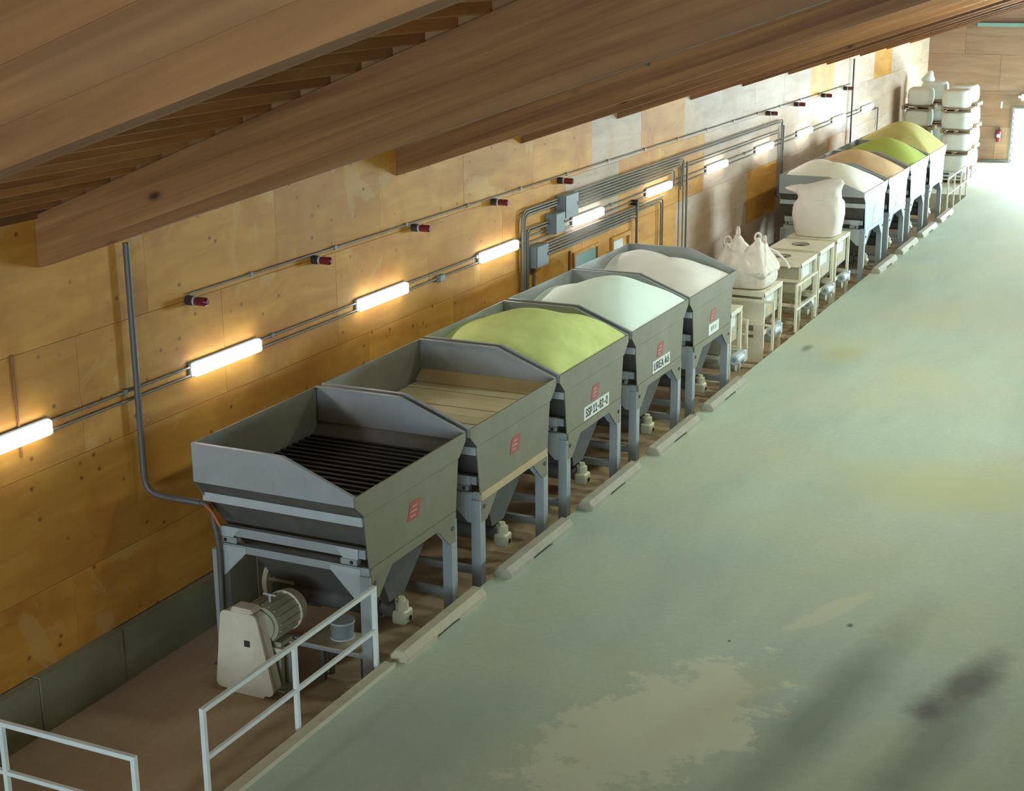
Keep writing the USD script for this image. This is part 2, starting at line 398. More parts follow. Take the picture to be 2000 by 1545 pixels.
# (centre, half size, angle, colour, amount, raggedness, noise scale) of the worn, stained and tyre-marked places on the drive
FLOOR_MARKS = [
    ((-4.45, 12.2), (1.15, 2.6), -20, (0.68, 0.68, 0.50), 0.8, 1.9, 2.0),
    ((-4.0, 12.9), (.35, 1.3), -16, (0.56, 0.53, 0.30), 0.5, 1.0, 1.8),
    ((-3.2, 20.2), (1.9, 1.6), 0, (0.54, 0.52, 0.24), 0.6, .9, .8),
    ((-3.05, 13.3), (.42, 3.4), -8, (0.19, 0.225, 0.17), 0.7, .8, 1.3),
    ((-2.0, 13.0), (.42, 2.6), -9, (0.18, 0.215, 0.165), 0.65, .9, 1.3),
    ((-1.9, 14.4), (.30, 1.1), -14, (0.13, 0.12, 0.105), 0.8, 1.0, 2.2),
    ((-2.15, 13.65), (.26, .42), 0, (0.14, 0.115, 0.11), 0.8, 1.1, 2.6),
    ((-3.6, 15.5), (.22, 1.3), -24, (0.64, 0.62, 0.42), 0.6, 1.3, 2.0),
    ((-5.4, 16.0), (.7, 2.0), -12, (0.40, 0.47, 0.40), 0.4, .9, .9),
    ((-6.3, 11.2), (1.2, 1.8), -10, (0.34, 0.42, 0.36), 0.45, 1.0, .8),
    ((-6.2, 26.8), (.5, .8), -10, (0.42, 0.38, 0.16), 0.5, 1.0, 1.4),
    ((-6.93, 26.97), (.12, .35), 0, (0.12, 0.12, 0.09), 0.7, 1.2, 3.0),
    ((-3.3, 15.25), (.05, .07), 0, (0.08, 0.08, 0.10), 0.9, .6, 6.0),
    ((-4.37, 14.33), (.025, .035), 0, (0.03, 0.03, 0.03), 0.9, .5, 6.0)]
M['slab'] = concrete('slab_concrete', (0.47, 0.555, 0.45), 0.17, FLOOR_MARKS)
M['pit'] = concrete('pit_concrete', (0.40, 0.30, 0.185), 0.25)
M['stem'] = plain('stem_concrete', (0.23, 0.22, 0.13), 0.8, 0.0, 0.16, 2.0, bump=0.2)
M['curb'] = plain('curb_concrete', (0.40, 0.38, 0.29), 0.8, 0.0, 0.10, 5.0, bump=0.3, dirt=(0.3, 0.26, 0.18), dirt_amt=0.4)
M['curb_warm'] = plain('warm_curb_concrete', (0.50, 0.45, 0.31), 0.8, 0.0, 0.12, 5.0, bump=0.3)
M['edge'] = plain('edge_paint', (0.56, 0.53, 0.38), 0.6, 0.0, 0.12, 6.0)
M['lamp'] = emitter('lamp_diffuser', (0.95, 0.96, 1.0), 14.0)

# ------------------------------------------------------------------ the building
XW, XE, PIT = -10.35, -7.43, -0.47      # left wall, edge of the drive slab, pit floor
YP0, YP1, YE = 8.45, 47.1, 55.2         # near and far end of the pit, end wall
XR = 14.0
S = dict(kind='structure')

# floor: slab around the pit, pit floor, pit end faces
fl = thing('floor', None, None, **S)
obj('drive_slab', MB().box((XE, -20, -0.6), (XR, YE + 6, 0)), M['slab'], fl)
obj('landing_slab', MB().box((XW - .2, -20, -0.6), (XE, YP0, 0)), M['slab'], fl)
obj('rear_slab', MB().box((XW - .2, YP1, -0.6), (XE, YE + 6, 0)), M['slab'], fl)
obj('pit_floor', MB().box((XW - .2, YP0, -0.75), (XE, YP1, PIT)), M['pit'], fl)

# left wall: concrete stem in casts, then plywood sheets
wl = thing('wall_left', None, None, **S)
y = YP0
ys = [YP0, 10.36, 11.62, 14.1]
while ys[-1] < YP1: ys.append(ys[-1] + 2.44)
for i in range(len(ys) - 1):
    o = 0.012 if i % 2 else 0.0
    obj('concrete_stem', MB().box((XW - .2, ys[i] + .006, PIT - .1), (XW + .10 + o, min(ys[i + 1], YP1) - .006, 0.13 + o)), M['stem'], wl)
obj('backing', MB().box((XW - .22, -20, -.1), (XW - .022, YE + .3, 5.05)), M['deck'], wl)
rows = [(0.14, 0.96, 0.0), (0.96, 2.18, 1.1), (2.18, 3.40, 0.35), (3.40, 4.64, 1.5)]
for (z0, z1, off) in rows:
    y = -6.0 + off
    while y < YE:
        a, b = max(y, -6), min(y + 2.44, YE)
        if b - a > .05 and b > 7.0:
            j = random.uniform(0, .003)
            obj('plywood_panel', MB().box((XW - .02, a + .002, z0 + .002), (XW - .001 + j, b - .002, z1 - .002)), M['ply_pale'] if random.random() < (.0 if y < 21 else .22 if y < 29 else .94) else M['ply'], wl)  # tone varies by sheet; towards the far end overexposure is put into the colour
        y += 2.44
obj('top_plate', MB().box((XW - .1, -19.8, 4.65), (XW + .05, YE, 4.90)), M['deck'], wl)

# end wall with a doorway to daylight
DX0, DX1, DZ = -7.36, -3.2, 1.86
we = thing('wall_end', None, None, **S)
for (z0, z1) in ((0.0, 1.22), (1.22, 2.44), (2.44, 3.66), (3.66, 4.88), (4.88, 6.1), (6.1, 8.6)):
    x = XW + (0.0 if int(z0 * 2) % 2 == 0 else 0.0)
    k = 0
    while x < XR:
        x1 = min(x + (2.44 if k or int(round(z0 / 1.22)) % 2 == 0 else 1.22), XR)
        P = sbox(x + .003, z0 + .003, x1 - .003, z1 - .003)
        P = P.difference(sbox(DX0, -1, DX1, DZ))
        lim = Polygon([(XW, -1), (XW, 4.95), (2, 9.6), (XR, 5.2), (XR, -1)])
        P = P.intersection(lim)
        for g in getattr(P, 'geoms', [P]):
            if g.area > .02 and g.geom_type == 'Polygon':
                obj('plywood_panel', MB().prism(list(g.exterior.coords)[:-1], 'y', YE - random.uniform(0, .003), YE + .03), M['ply_end'], we)
        x = x1; k += 1
obj('backing', MB().prism(Polygon([(XW - .2, 0), (XW - .2, 5), (2, 9.4), (XR + .2, 5), (XR + .2, 0)]).difference(sbox(DX0, -1, DX1, DZ)), 'y', YE + .03, YE + .2), M['deck'], we)
dr = thing('door_1', None, None, **S)
obj('jamb', MB().box((DX0 - .07, YE - .03, 0), (DX0, YE + .22, DZ + .07)), M['steel_dark'], dr)
obj('jamb', MB().box((DX1, YE - .03, 0), (DX1 + .07, YE + .22, DZ + .07)), M['steel_dark'], dr)
obj('head', MB().box((DX0, YE - .03, DZ), (DX1, YE + .22, DZ + .07)), M['steel_dark'], dr)
bt = thing('trim_1', None, None, **S)
obj('base_board', MB().box((-8.35, YE - .06, 0), (DX0 - .07, YE - .004, 0.10)), M['steel_dark'], bt)
# header steel of the end wall
sb = obj('steel_header', MB().box((-8.75, YE - .16, 4.60), (6, YE - .006, 4.72)), M['teal'], None)
tag(sb, 'dark green steel header across the top of the end wall', 'beam')

# right wall and near wall (behind the camera), each with a wide truck doorway
wr = thing('wall_right', None, None, **S)
obj('sheathing', MB().prism(Polygon([(-20, 0), (YE + .2, 0), (YE + .2, 5.0), (-20, 5.0)]).difference(sbox(44.3, -1, 53.7, 4.6)), 'x', XR, XR + .15), M['ply'], wr)
wn = thing('wall_near', None, None, **S)
obj('sheathing', MB().prism(Polygon([(XW, 0), (XW, 5.0), (2, 9.3), (XR, 5.0), (XR, 0)]).difference(sbox(-6, -1, 9, 6)), 'y', -20.2, -20), M['ply'], wn)

# roof: tapered glued beams, purlins, deck
ce = thing('ceiling', None, None, **S)
XRIDGE = 2.0


def zbot(x): return 4.17 + (x - XW) / 3.0


def ztop(x): return zbot(x) + 0.50 + 0.0595 * (x - XW)


def roofbox(x0, x1, y0, y1, f0, f1):
    """straight piece following the roof from x0 to x1 between the heights f0(x), f1(x)"""
    return MB().prism([(x0, f0(x0)), (x1, f0(x1)), (x1, f1(x1)), (x0, f1(x0))], 'y', y0, y1)


RAFTERS = [-2.2, 4.12, 11.01, 17.93, 21.88, 25.97, 30.0, 33.55, 37.3, 41.05, 44.8, 48.3, 51.8]
PH = 0.22
for i, yr in enumerate(RAFTERS):
    r = thing('rafter', None, None, **S)
    cuts = [0, .17, .40, .64, 1.0]
    for k in range(4):
        a, b = cuts[k], cuts[k + 1]
        f0 = (lambda x, a=a: zbot(x) + (ztop(x) - zbot(x)) * a + (.0008 if a else 0)); f1 = (lambda x, b=b: zbot(x) + (ztop(x) - zbot(x)) * b)
        o = [0.0, .0015, .0005, .002][k]
        obj('glued_board', roofbox(XW + .004, XRIDGE, yr + o, yr + .22, f0, f1), M['glulam'], r)
    obj('blocking', roofbox(XW + .1, XRIDGE, yr + .08, yr + .12, lambda x: ztop(x) + .005, lambda x: ztop(x) + PH - .004), M['deck'], r)  # added boards that darken the bright gaps between the purlins
    if i == 3:
        m = MB(); bx = -6.82
        m.box((bx - .10, yr - .02, zbot(bx) + .38), (bx + .08, yr - .002, zbot(bx) + .56)).box((bx - .12, yr - .05, zbot(bx) + .36), (bx - .09, yr - .002, zbot(bx) + .58)).box((bx + .07, yr - .05, zbot(bx) + .36), (bx + .10, yr - .002, zbot(bx) + .58))
        obj('metal_bracket', m, M['steel_dark'], r)
x = XW + .25
while x < XRIDGE:
    z = ztop(x)
    sl = 0.04
    obj('purlin', MB().prism([(x, z + .004), (x + sl, z + .004 + sl * .39), (x + sl, z + PH + sl * .39), (x, z + PH)], 'y', -19.8, YE - .01), M['purlin'], ce)
    x += 0.305
obj('deck', roofbox(XW - .4, XRIDGE, -20.2, YE + .2, lambda x: ztop(x) + PH + .003, lambda x: ztop(x) + PH + .12), M['deck'], ce)
zr = ztop(XRIDGE) + PH
obj('deck', MB().prism([(XRIDGE, zr + .003), (XR + .4, 4.9), (XR + .4, 5.05), (XRIDGE, zr + .12)], 'y', -20.2, YE + .2), M['deck'], ce)

# high bay lamps hung under the ridge: they light the drive
for i, (hx, hy_, share) in enumerate(HIGH_BAYS):
    t = thing('high_bay_lamp', f'{["nearest", "second nearest", "third nearest", "third farthest", "second farthest", "farthest"][i]} high bay lamp hung under the roof', 'lamp', (hx, hy_, 6.83), group='high bay lamps under the roof')
    obj('reflector', loft([(0, 0, 0, .34, .34, 2), (.03, 0, 0, .34, .34, 2), (.10, 0, 0, .20, .20, 2), (.15, 0, 0, .10, .10, 2), (.18, 0, 0, .10, .10, 2)], 24), M['elbox'], t, smooth=40)
    lens = MB().cyl((0, 0, -.02), (0, 0, -.002), .30, 24) if hy_ < 27 else loft([(-.16, 0, 0, .10, .10, 2), (-.12, 0, 0, .20, .20, 2), (-.05, 0, 0, .28, .28, 2), (-.002, 0, 0, .30, .30, 2)], 24)
    obj('lens', lens, emitter(f'high_bay_lens_{i}', (0.88, 1.0, 0.86), HIGH_BAY_STRENGTH * share), t)
    obj('stem', MB().cyl((0, 0, .18), (0, 0, .27), .02, 8), M['dark'], t)

# ------------------------------------------------------------------ hoppers
XF = -7.62
LETTERS = {}


def text_on_front(txt, yc, zc, h, x):
    """lettering on a +x face, reading along +y"""
    m = meshkit.text_mesh(txt, h, 0.003, True)
    v = m.vertices.copy(); w = v[:, 0].max() - v[:, 0].min()
    v = np.c_[x + v[:, 2], yc + v[:, 0] - v[:, 0].min() - w / 2, zc - h / 2 + v[:, 1]]
    return trimesh.Trimesh(v, m.faces, process=False), w


def hopper(yc, label, group, floor=None, tagtext=None, tan=False, front='steel', gear_two=False, side='steel_side'):
    t = thing('hopper', label, 'hopper', (XF, yc, PIT), group=group)
    B = -1.96; K = -0.83
    Z = lambda z: z - PIT
    fm = M[front]
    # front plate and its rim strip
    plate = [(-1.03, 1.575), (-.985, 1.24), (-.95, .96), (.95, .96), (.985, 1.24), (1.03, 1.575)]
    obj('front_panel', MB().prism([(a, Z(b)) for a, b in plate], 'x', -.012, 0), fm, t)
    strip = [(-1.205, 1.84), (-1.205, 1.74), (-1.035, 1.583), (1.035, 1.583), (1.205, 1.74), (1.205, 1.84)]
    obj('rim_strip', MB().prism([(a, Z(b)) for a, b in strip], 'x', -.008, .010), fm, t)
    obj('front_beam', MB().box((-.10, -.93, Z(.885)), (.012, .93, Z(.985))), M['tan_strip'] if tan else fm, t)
    for s in (-1, 1):
        obj('front_gusset', MB().prism([(s * .93, Z(.884)), (s * .50, Z(.884)), (s * .79, Z(.62)), (s * .93, Z(.62))], 'x', -.014, .004), fm, t)
    # side panels with a sloping rim
    sp = [(0, 1.84), (K, 2.16), (B, 2.16), (B, 1.74), (0, 1.74)]
    for s in (-1, 1):
        pn = obj('side_panel', MB().prism([(a, Z(b)) for a, b in sp], 'y', s * 1.205 - .006, s * 1.205 + .006), M[side], t)
        rim = MB()
        for a, b in ((sp[0], sp[1]), (sp[1], sp[2])):
            rim.bar((a[0], s * 1.19, Z(a[1])), (b[0], s * 1.19, Z(b[1])), .045, .012)
        obj('rim_lip', rim, M[side], t)
        q = MB().quad((-.012, s * 1.205, Z(1.74)), (B, s * 1.205, Z(1.74)), (B, s * 1.03, Z(1.575)), (-.012, s * 1.03, Z(1.575)))
        obj('sloped_side', q, M['steel_dark'], t)
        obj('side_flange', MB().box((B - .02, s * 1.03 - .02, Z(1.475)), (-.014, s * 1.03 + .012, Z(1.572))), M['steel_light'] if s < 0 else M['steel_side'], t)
        obj('body_side', MB().quad((-.02, s * 1.0, Z(1.475)), (B, s * 1.0, Z(1.475)), (B + .25, s * .16, Z(.26)), (-.25, s * .16, Z(.26))), M['steel_dark'], t)
        # frame below: weighing beam, frame beam, plates
        ym = s * .90
        obj('weigh_beam', MB().box((B + .10, ym - .03, Z(1.07)), (-.06, ym + .03, Z(1.17))), M['steel_side'], t)
        obj('frame_beam', MB().box((B + .06, ym - .035, Z(.89)), (-.02, ym + .035, Z(.975))), M['steel_side'], t)
        obj('cross_brace', MB().box((B + .10, ym - .03, Z(-.06)), (-.12, ym + .03, Z(.03))), M['steel_side'], t)
        yo = ym + s * .036
        for xa, d in ((-.12, -1), (B + .06, 1)):
            obj('side_gusset', MB().prism([(xa + (-.0), Z(.96)), (xa + d * .36, Z(.96)), (xa + d * .36, Z(.90)), (xa + d * .06, Z(.60)), (xa, Z(.60))], 'y', yo, yo + s * .01), M['steel_light'], t)
            obj('corner_plate', MB().prism([(xa + d * .02, Z(1.175)), (xa + d * .30, Z(1.175)), (xa + d * .20, Z(1.06)), (xa + d * .02, Z(1.06))], 'y', yo, yo + s * .01), M['steel_light'], t)
            lc = obj('load_cell', MB().cham((xa + d * .04, ym - .045, Z(.985)), (xa + d * .24, ym + .045, Z(1.055)), .008), M['steel_side'], t)
            obj('bolt_head', MB().cyl((xa + d * .10, ym + s * .05, Z(1.02)), (xa + d * .10, ym + s * .03, Z(1.02)), .022, 8), M['dark'], lc)
        for xa in (-.12, B + .01):
            lg = MB().box((xa - .02 if xa < -1 else xa, ym - .065, 0.012), ((xa - .02 if xa < -1 else xa) + .12, ym + .065, Z(.89)))
            obj('leg', lg, M['steel_side'], t)
            obj('foot_plate', MB().box((xa - .07, ym - .11, 0), (xa + .17, ym + .11, .012)), M['steel_dark'], t)
        # two bolts of the front corner
        obj('bolt', MB().cyl((.002, s * .86, Z(.80)), (.022, s * .86, Z(.80)), .025, 8), M['steel_dark'], t)
    obj('back_panel', MB().prism([(-1.2, Z(2.16)), (-1.2, Z(1.74)), (-1.03, Z(1.5)), (1.03, Z(1.5)), (1.2, Z(1.74)), (1.2, Z(2.16))], 'x', B - .006, B + .006), M['steel_back'] if floor else M[side], t)
    obj('back_slope', MB().quad((B, -1.0, Z(1.5)), (B, 1.0, Z(1.5)), (B + .25, .16, Z(.26)), (B + .25, -.16, Z(.26))), M['steel_dark'], t)
    obj('front_slope', MB().quad((-.03, -1.0, Z(1.5)), (-.03, 1.0, Z(1.5)), (-.25, .16, Z(.26)), (-.25, -.16, Z(.26))), M['steel_dark'], t)
    # discharge auger, its gear case in front and its belt disc behind
    au = obj('auger_tube', MB().cyl((B + .12, 0, Z(.13)), (-.42, 0, Z(.13)), .14, 18).cyl((-.42, 0, Z(.13)), (-.26, 0, Z(.10)), .10, 16), M['steel_dark'], t, smooth=40)
    g = obj('gear_case', MB().cham((-.27, -.10, Z(-.03)), (-.10, .10, Z(.13)), .02).cyl((-.19, 0, Z(.12)), (-.19, 0, Z(.22)), .075, 12).cyl((-.19, 0, Z(.21)), (-.19, 0, Z(.27)), .04, 10), M['cream'], t, smooth=30, label='small cream gear case at the end of the auger')
    obj('shaft_plug', MB().cyl((-.10, .02, Z(.03)), (-.09, .02, Z(.03)), .03, 10), M['dark'], g)
    obj('belt_disc', MB().cyl((B + .10, 0, Z(.22)), (B + .16, 0, Z(.22)), .25, 28), M['cream'], t, smooth=40)
    obj('auger_motor', MB().box((B + .18, -.13, Z(.30)), (B + .34, .03, Z(.52))).box((B + .16, -.2, Z(.26)), (B + .5, .12, Z(.30))), M['bin_box'], t)
    # floor inside
    if floor == 'grate':
        for i in range(17):
            yy = -1.0 + i * .125
            obj('grate_bar', MB().box((B + .03, yy - .022, Z(1.585)), (-.03, yy + .022, Z(1.63))), M['grate'], t)
        obj('grate_tray', MB().box((B + .02, -1.02, Z(1.53)), (-.02, 1.02, Z(1.55))), M['grate'], t)
    elif floor == 'boards':
        for i in range(7):
            yy = -1.03 + i * .295
            dz = random.uniform(-.004, .012)
            obj('board', MB().box((B + .03 + random.uniform(0, .03), yy, Z(1.60)), (-.04 - random.uniform(0, .05), yy + .285, Z(1.635 + dz))), M['board'], t)
        for s in (-1, 1):
            obj('dust_bank', MB().quad((-.02, s * 1.195, Z(1.76)), (B + .02, s * 1.195, Z(1.76)), (B + .02, s * 1.0, Z(1.642)), (-.02, s * 1.0, Z(1.642)), .012), M['tan_strip'], t)
    # decal and paper tag
    dec = Polygon([(-.13, 1.235), (.07, 1.235), (.13, 1.395), (-.07, 1.395)]).buffer(.02)
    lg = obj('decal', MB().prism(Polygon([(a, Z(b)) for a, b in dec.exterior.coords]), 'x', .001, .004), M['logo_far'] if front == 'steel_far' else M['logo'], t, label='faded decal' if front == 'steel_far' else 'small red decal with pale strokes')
    pale = MB()
    for dz, w in ((.045, .10), (-.005, .14), (-.055, .10)):
        pale.prism([(-w / 2 + dz * .4 - .02, Z(1.315 + dz - .009)), (w / 2 + dz * .4 - .02, Z(1.315 + dz - .009)), (w / 2 + dz * .4 - .012, Z(1.315 + dz + .009)), (-w / 2 + dz * .4 - .012, Z(1.315 + dz + .009))], 'x', .0042, .0052)
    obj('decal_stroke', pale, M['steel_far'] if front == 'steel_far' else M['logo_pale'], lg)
    if tagtext is not None:
        if tagtext:
            tm, w = text_on_front(tagtext, 0.05, Z(1.095), .115, .0065)
            if w > .78:
                v = tm.vertices; v[:, 1] = .05 + (v[:, 1] - .05) * .78 / w; w = .78
        else: w = .42
        tg = obj('paper_tag', MB().box((.001, .05 - w / 2 - .05, Z(1.0)), (.006, .05 + w / 2 + .05, Z(1.185))), M['label'], t, label='white paper tag with black lettering' if tagtext else 'white paper tag with a worn mark')
        if tagtext: obj('lettering', tm, M['ink'], tg)
        else: obj('worn_mark', MB().box((.0062, -.10, Z(1.05)), (.0068, -.03, Z(1.13))).box((.0062, .0, Z(1.06)), (.0068, .05, Z(1.14))).box((.0062, .10, Z(1.06)), (.0068, .16, Z(1.13))), M['elbox'], tg)
    return t


def heap(yc, peaks, base, matname, label, seed, cat='granules', edge_noise=.03):
    """granular fill of a hopper: a surface over the hopper's opening"""
    nx, ny = 56, 66
    X = np.linspace(-1.945, -.02, nx); Y = np.linspace(-1.19, 1.19, ny)
    xx, yy = np.meshgrid(X, Y, indexing='ij')
    z = np.full(xx.shape, base, float)
    for (px, py, zt, sl) in peaks:
        d = np.sqrt((xx - px) ** 2 + (yy - py) ** 2)
        z = np.maximum(z, zt - sl * (np.sqrt(d * d + .06) - .245))
    # soften where the cones meet
    for _ in range(8):
        zz = np.pad(z, 1, mode='edge')
        z = (zz[1:-1, 1:-1] * 2 + zz[:-2, 1:-1] + zz[2:, 1:-1] + zz[1:-1, :-2] + zz[1:-1, 2:]) / 6
    z += (meshkit.fbm(np.stack([xx * 2.5, yy * 2.5, 0 * xx], -1), 4, seed) - .5) * edge_noise
    z = np.maximum(z, 1.60)
    # no granules above the rim along the four sides
    rimx = np.where(xx < -.83, 2.16, 2.16 - (xx + .83) / .83 * .32)
    d = np.minimum(np.minimum(xx + 1.945, -.02 - xx), np.minimum(yy + 1.19, 1.19 - yy))
    cap = rimx - .03 + np.clip(d, 0, 1) * .62
    z = -np.logaddexp(-14 * z, -14 * cap) / 14 + .02
    for _ in range(4):
        zz = np.pad(z, 1, mode='edge')
        z = (zz[1:-1, 1:-1] * 2 + zz[:-2, 1:-1] + zz[2:, 1:-1] + zz[1:-1, :-2] + zz[1:-1, 2:]) / 6
    z = np.minimum(z, rimx - .012 + np.clip(d, 0, 1) * .9)
    # follow the sloped sides of the hopper below the side panels
    lim = 1.205 - np.clip(1.74 - z, 0, .165) * 1.06 - .015
    yy = np.clip(yy, -lim, lim)
    v = np.stack([xx, yy, z - PIT], -1).reshape(-1, 3)
    i, j = np.meshgrid(np.arange(nx - 1), np.arange(ny - 1), indexing='ij')
    a = (i * ny + j).ravel(); f = np.vstack([np.c_[a, a + ny, a + ny + 1], np.c_[a, a + ny + 1, a + 1]])
    # closed below
    n = len(v)
    vb = v.copy(); vb[:, 2] = np.minimum(v[:, 2] - .02, 1.58 - PIT); vb[:, 1] = np.clip(vb[:, 1], -1.0, 1.0)
    fb = f[:, ::-1] + n
    top = np.r_[np.arange(ny), np.arange(1, nx) * ny + ny - 1, (nx - 1) * ny + np.arange(ny - 2, -1, -1), np.arange(nx - 2, 0, -1) * ny]
    nxt = np.roll(top, -1)
    side = np.vstack([np.c_[top, nxt, nxt + n], np.c_[top, nxt + n, top + n]])
    m = trimesh.Trimesh(np.vstack([v, vb]), np.vstack([f, fb, side]), process=False)
    m.vertices += (XF, yc, PIT)
    o = obj('fertilizer_heap', m, M[matname], None, smooth=50)
    tag(o, label, cat, 'heaps of granular fertilizer in the hoppers', kind='stuff')
    return o


M['olive'] = granules('olive_granules', (0.66, 0.76, 0.27))
M['mint'] = granules('white_granules', (0.84, 0.99, 0.87), amt=.03)
M['pinkwhite'] = granules('pale_pink_granules', (0.90, 0.88, 0.82), amt=.03)
M['creamwhite'] = granules('cream_granules', (0.88, 0.84, 0.70), amt=.03)
M['peach'] = granules('peach_granules', (0.70, 0.48, 0.26), amt=.06)
M['green'] = granules('green_granules', (0.40, 0.46, 0.10))
M['khaki'] = granules('khaki_granules', (0.50, 0.44, 0.16))

HN = 'near row of steel hoppers'
HFAR = 'far row of steel hoppers'
hopper(13.37, 'nearest steel hopper, empty with a dark grate floor', HN, floor='grate')
hopper(15.89, 'steel hopper with dusty boards across its floor, second from the railing', HN, floor='boards', tan=True)
hopper(18.42, 'steel hopper filled with olive green granules, tag SSP on front', HN, tagtext='SSP 11-82-0')
hopper(20.97, 'steel hopper filled with mint white granules beside the olive one', HN, tagtext='UREA 46')
hopper(23.47, 'steel hopper of pale pinkish granules, last of the near row', HN, tagtext='')
heap(18.42, [(-1.0, .0, 2.36, .36), (-.5, .4, 2.24, .34)], 1.82, 'olive', 'olive green fertilizer granules heaped in the third hopper', 1)
heap(20.97, [(-.80, .05, 2.34, .40), (-1.5, .25, 2.12, .36), (-.4, .4, 2.16, .36)], 1.78, 'mint', 'mint white fertilizer granules heaped in a hopper beside the olive ones', 2)
heap(23.47, [(-1.55, .65, 2.16, .48), (-.90, .45, 2.10, .40), (-.5, .0, 1.98, .32)], 1.70, 'pinkwhite', 'pale pinkish white granules in the last hopper of the near row', 3)
FY = [35.33, 37.85, 40.37, 42.89]
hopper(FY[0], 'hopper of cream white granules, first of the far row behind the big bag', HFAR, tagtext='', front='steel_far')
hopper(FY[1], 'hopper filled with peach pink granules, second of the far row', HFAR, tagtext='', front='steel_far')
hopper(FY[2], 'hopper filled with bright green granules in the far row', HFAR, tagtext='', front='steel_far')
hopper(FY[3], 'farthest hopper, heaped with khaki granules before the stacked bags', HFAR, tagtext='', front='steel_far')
heap(FY[0], [(-1.5, .0, 2.42, .42), (-.95, -.2, 2.36, .42), (-.4, .2, 2.14, .40)], 1.74, 'creamwhite', 'cream white granules heaped in the first hopper of the far row', 4)
heap(FY[1], [(-1.15, .1, 2.34, .46), (-.6, .1, 2.16, .44)], 1.70, 'peach', 'peach pink granules heaped in a far hopper', 5)
heap(FY[2], [(-.95, .2, 2.36, .46), (-.5, .2, 2.16, .40)], 1.72, 'green', 'bright green granules heaped in a far hopper', 6)
heap(FY[3], [(-1.1, .1, 2.56, .34), (-.6, .1, 2.34, .36)], 1.84, 'khaki', 'khaki granules heaped above the rim of the farthest hopper', 7)

# ------------------------------------------------------------------ wheel stops along the slab edge
STOPS = [12.43, 14.87, 17.35, 19.87, 22.33, 34.35, 36.85, 39.35, 41.85]
SL = ['concrete wheel stop in front of the empty nearest hopper', 'concrete wheel stop in front of the board covered hopper', 'concrete wheel stop in front of the olive granule hopper',
      'concrete wheel stop in front of the mint white granule hopper', 'concrete wheel stop in front of the last near hopper', 'concrete wheel stop before the cream granule hopper in the far row',
      'concrete wheel stop before the peach granule hopper', 'concrete wheel stop before the green granule hopper', 'farthest concrete wheel stop, before the khaki granule hopper']
prof = [(0, 0), (.22, 0), (.22, .06), (.165, .125), (.055, .125), (0, .06)]


def wheel_stop(L=1.85):
    pts = [(x, yy, z) for x, z in prof for yy in (.02, L - .02)] + [(x * .88 + .013, yy, z * .93) for x, z in prof for yy in (0, L)]
    core = m3.Manifold.hull_points(np.array(pts))
    cut = m3.Manifold.cube([.3, .56, .045]).translate([.10, L / 2 - .28, -.001])
    return core - cut


ws = wheel_stop()
for i, (y0, lb) in enumerate(zip(STOPS, SL)):
    o = obj('wheel_stop', ws, M['curb_warm'] if i == 0 else M['curb'])
    UsdGeom.Xformable(o).AddTranslateOp().Set(Gf.Vec3d(XE + .005, y0, 0.0))
    UsdGeom.Xformable(o).AddRotateZOp().Set([0.4, -.3, .2, -.2, .3, 0, .3, -.3, .2][i])
    tag(o, lb, 'wheel stop', 'concrete wheel stops along the slab edge')

# painted steel edge of the slab by the railing
o = obj('edge_plate', MB().box((XE + .004, YP0, 0.0), (XE + .14, 12.33, .035)).box((XE + .125, YP0, .035), (XE + .14, 12.33, .05)), M['edge'])
tag(o, 'cream painted steel edge strip under the near railing', 'edge strip')

# ------------------------------------------------------------------ railings
def railing(name_label, posts, along, top, mid, z0=0.0, group=None, cross=(None, None), w=.042, mtl='white'):
    """posts: positions along the axis; along: ('y', x) or ('x', y)"""
    ax, c = along
    base = (c, posts[0], z0) if ax == 'y' else (posts[0], c, z0)
    t = thing('guard_railing', name_label, 'railing', base, group=group)
    P = lambda s, z: (0, s - posts[0], z) if ax == 'y' else (s - posts[0], 0, z)
    for s in posts:
        obj('post', MB().box(np.array(P(s, 0)) - (w / 2, w / 2, 0), np.array(P(s, top - w / 2)) + (w / 2, w / 2, 0)), M[mtl], t)
    obj('top_rail', MB().bar(P(posts[0] - w / 2, top), P(posts[-1] + w / 2, top), w), M[mtl], t)
    for z in ([mid] if np.ndim(mid) == 0 else mid):
        obj('mid_rail', MB().bar(P(posts[0], z), P(posts[-1], z), w * .9), M[mtl], t)
    return t


railing('white railing with three posts along the slab edge by the nearest hopper', [9.37, 10.77, 12.22], ('y', XE - .03), .88, .42)
railing('white railing across the near end of the pit', [-10.25, -8.86, -7.47], ('x', 8.48), .88, .42)
railing('cream railing along the slab edge in front of the middle bins', [28.08, 29.55], ('y', XE - .03), .92, .44, mtl='bin')
railing('cream railing across the pit in front of the loop handled bag', [-8.55, -7.47], ('x', 26.55), .90, .46, mtl='bin')
railing('short low cream railing beside the last near hopper', [-8.3, -7.72], ('x', 25.75), .72, (.46, .2), mtl='bin')
railing('thin far railing along the slab edge before the stacked bags', [43.9, 44.9, 46.0, 47.0], ('y', XE - .03), .92, .46, mtl='bin')

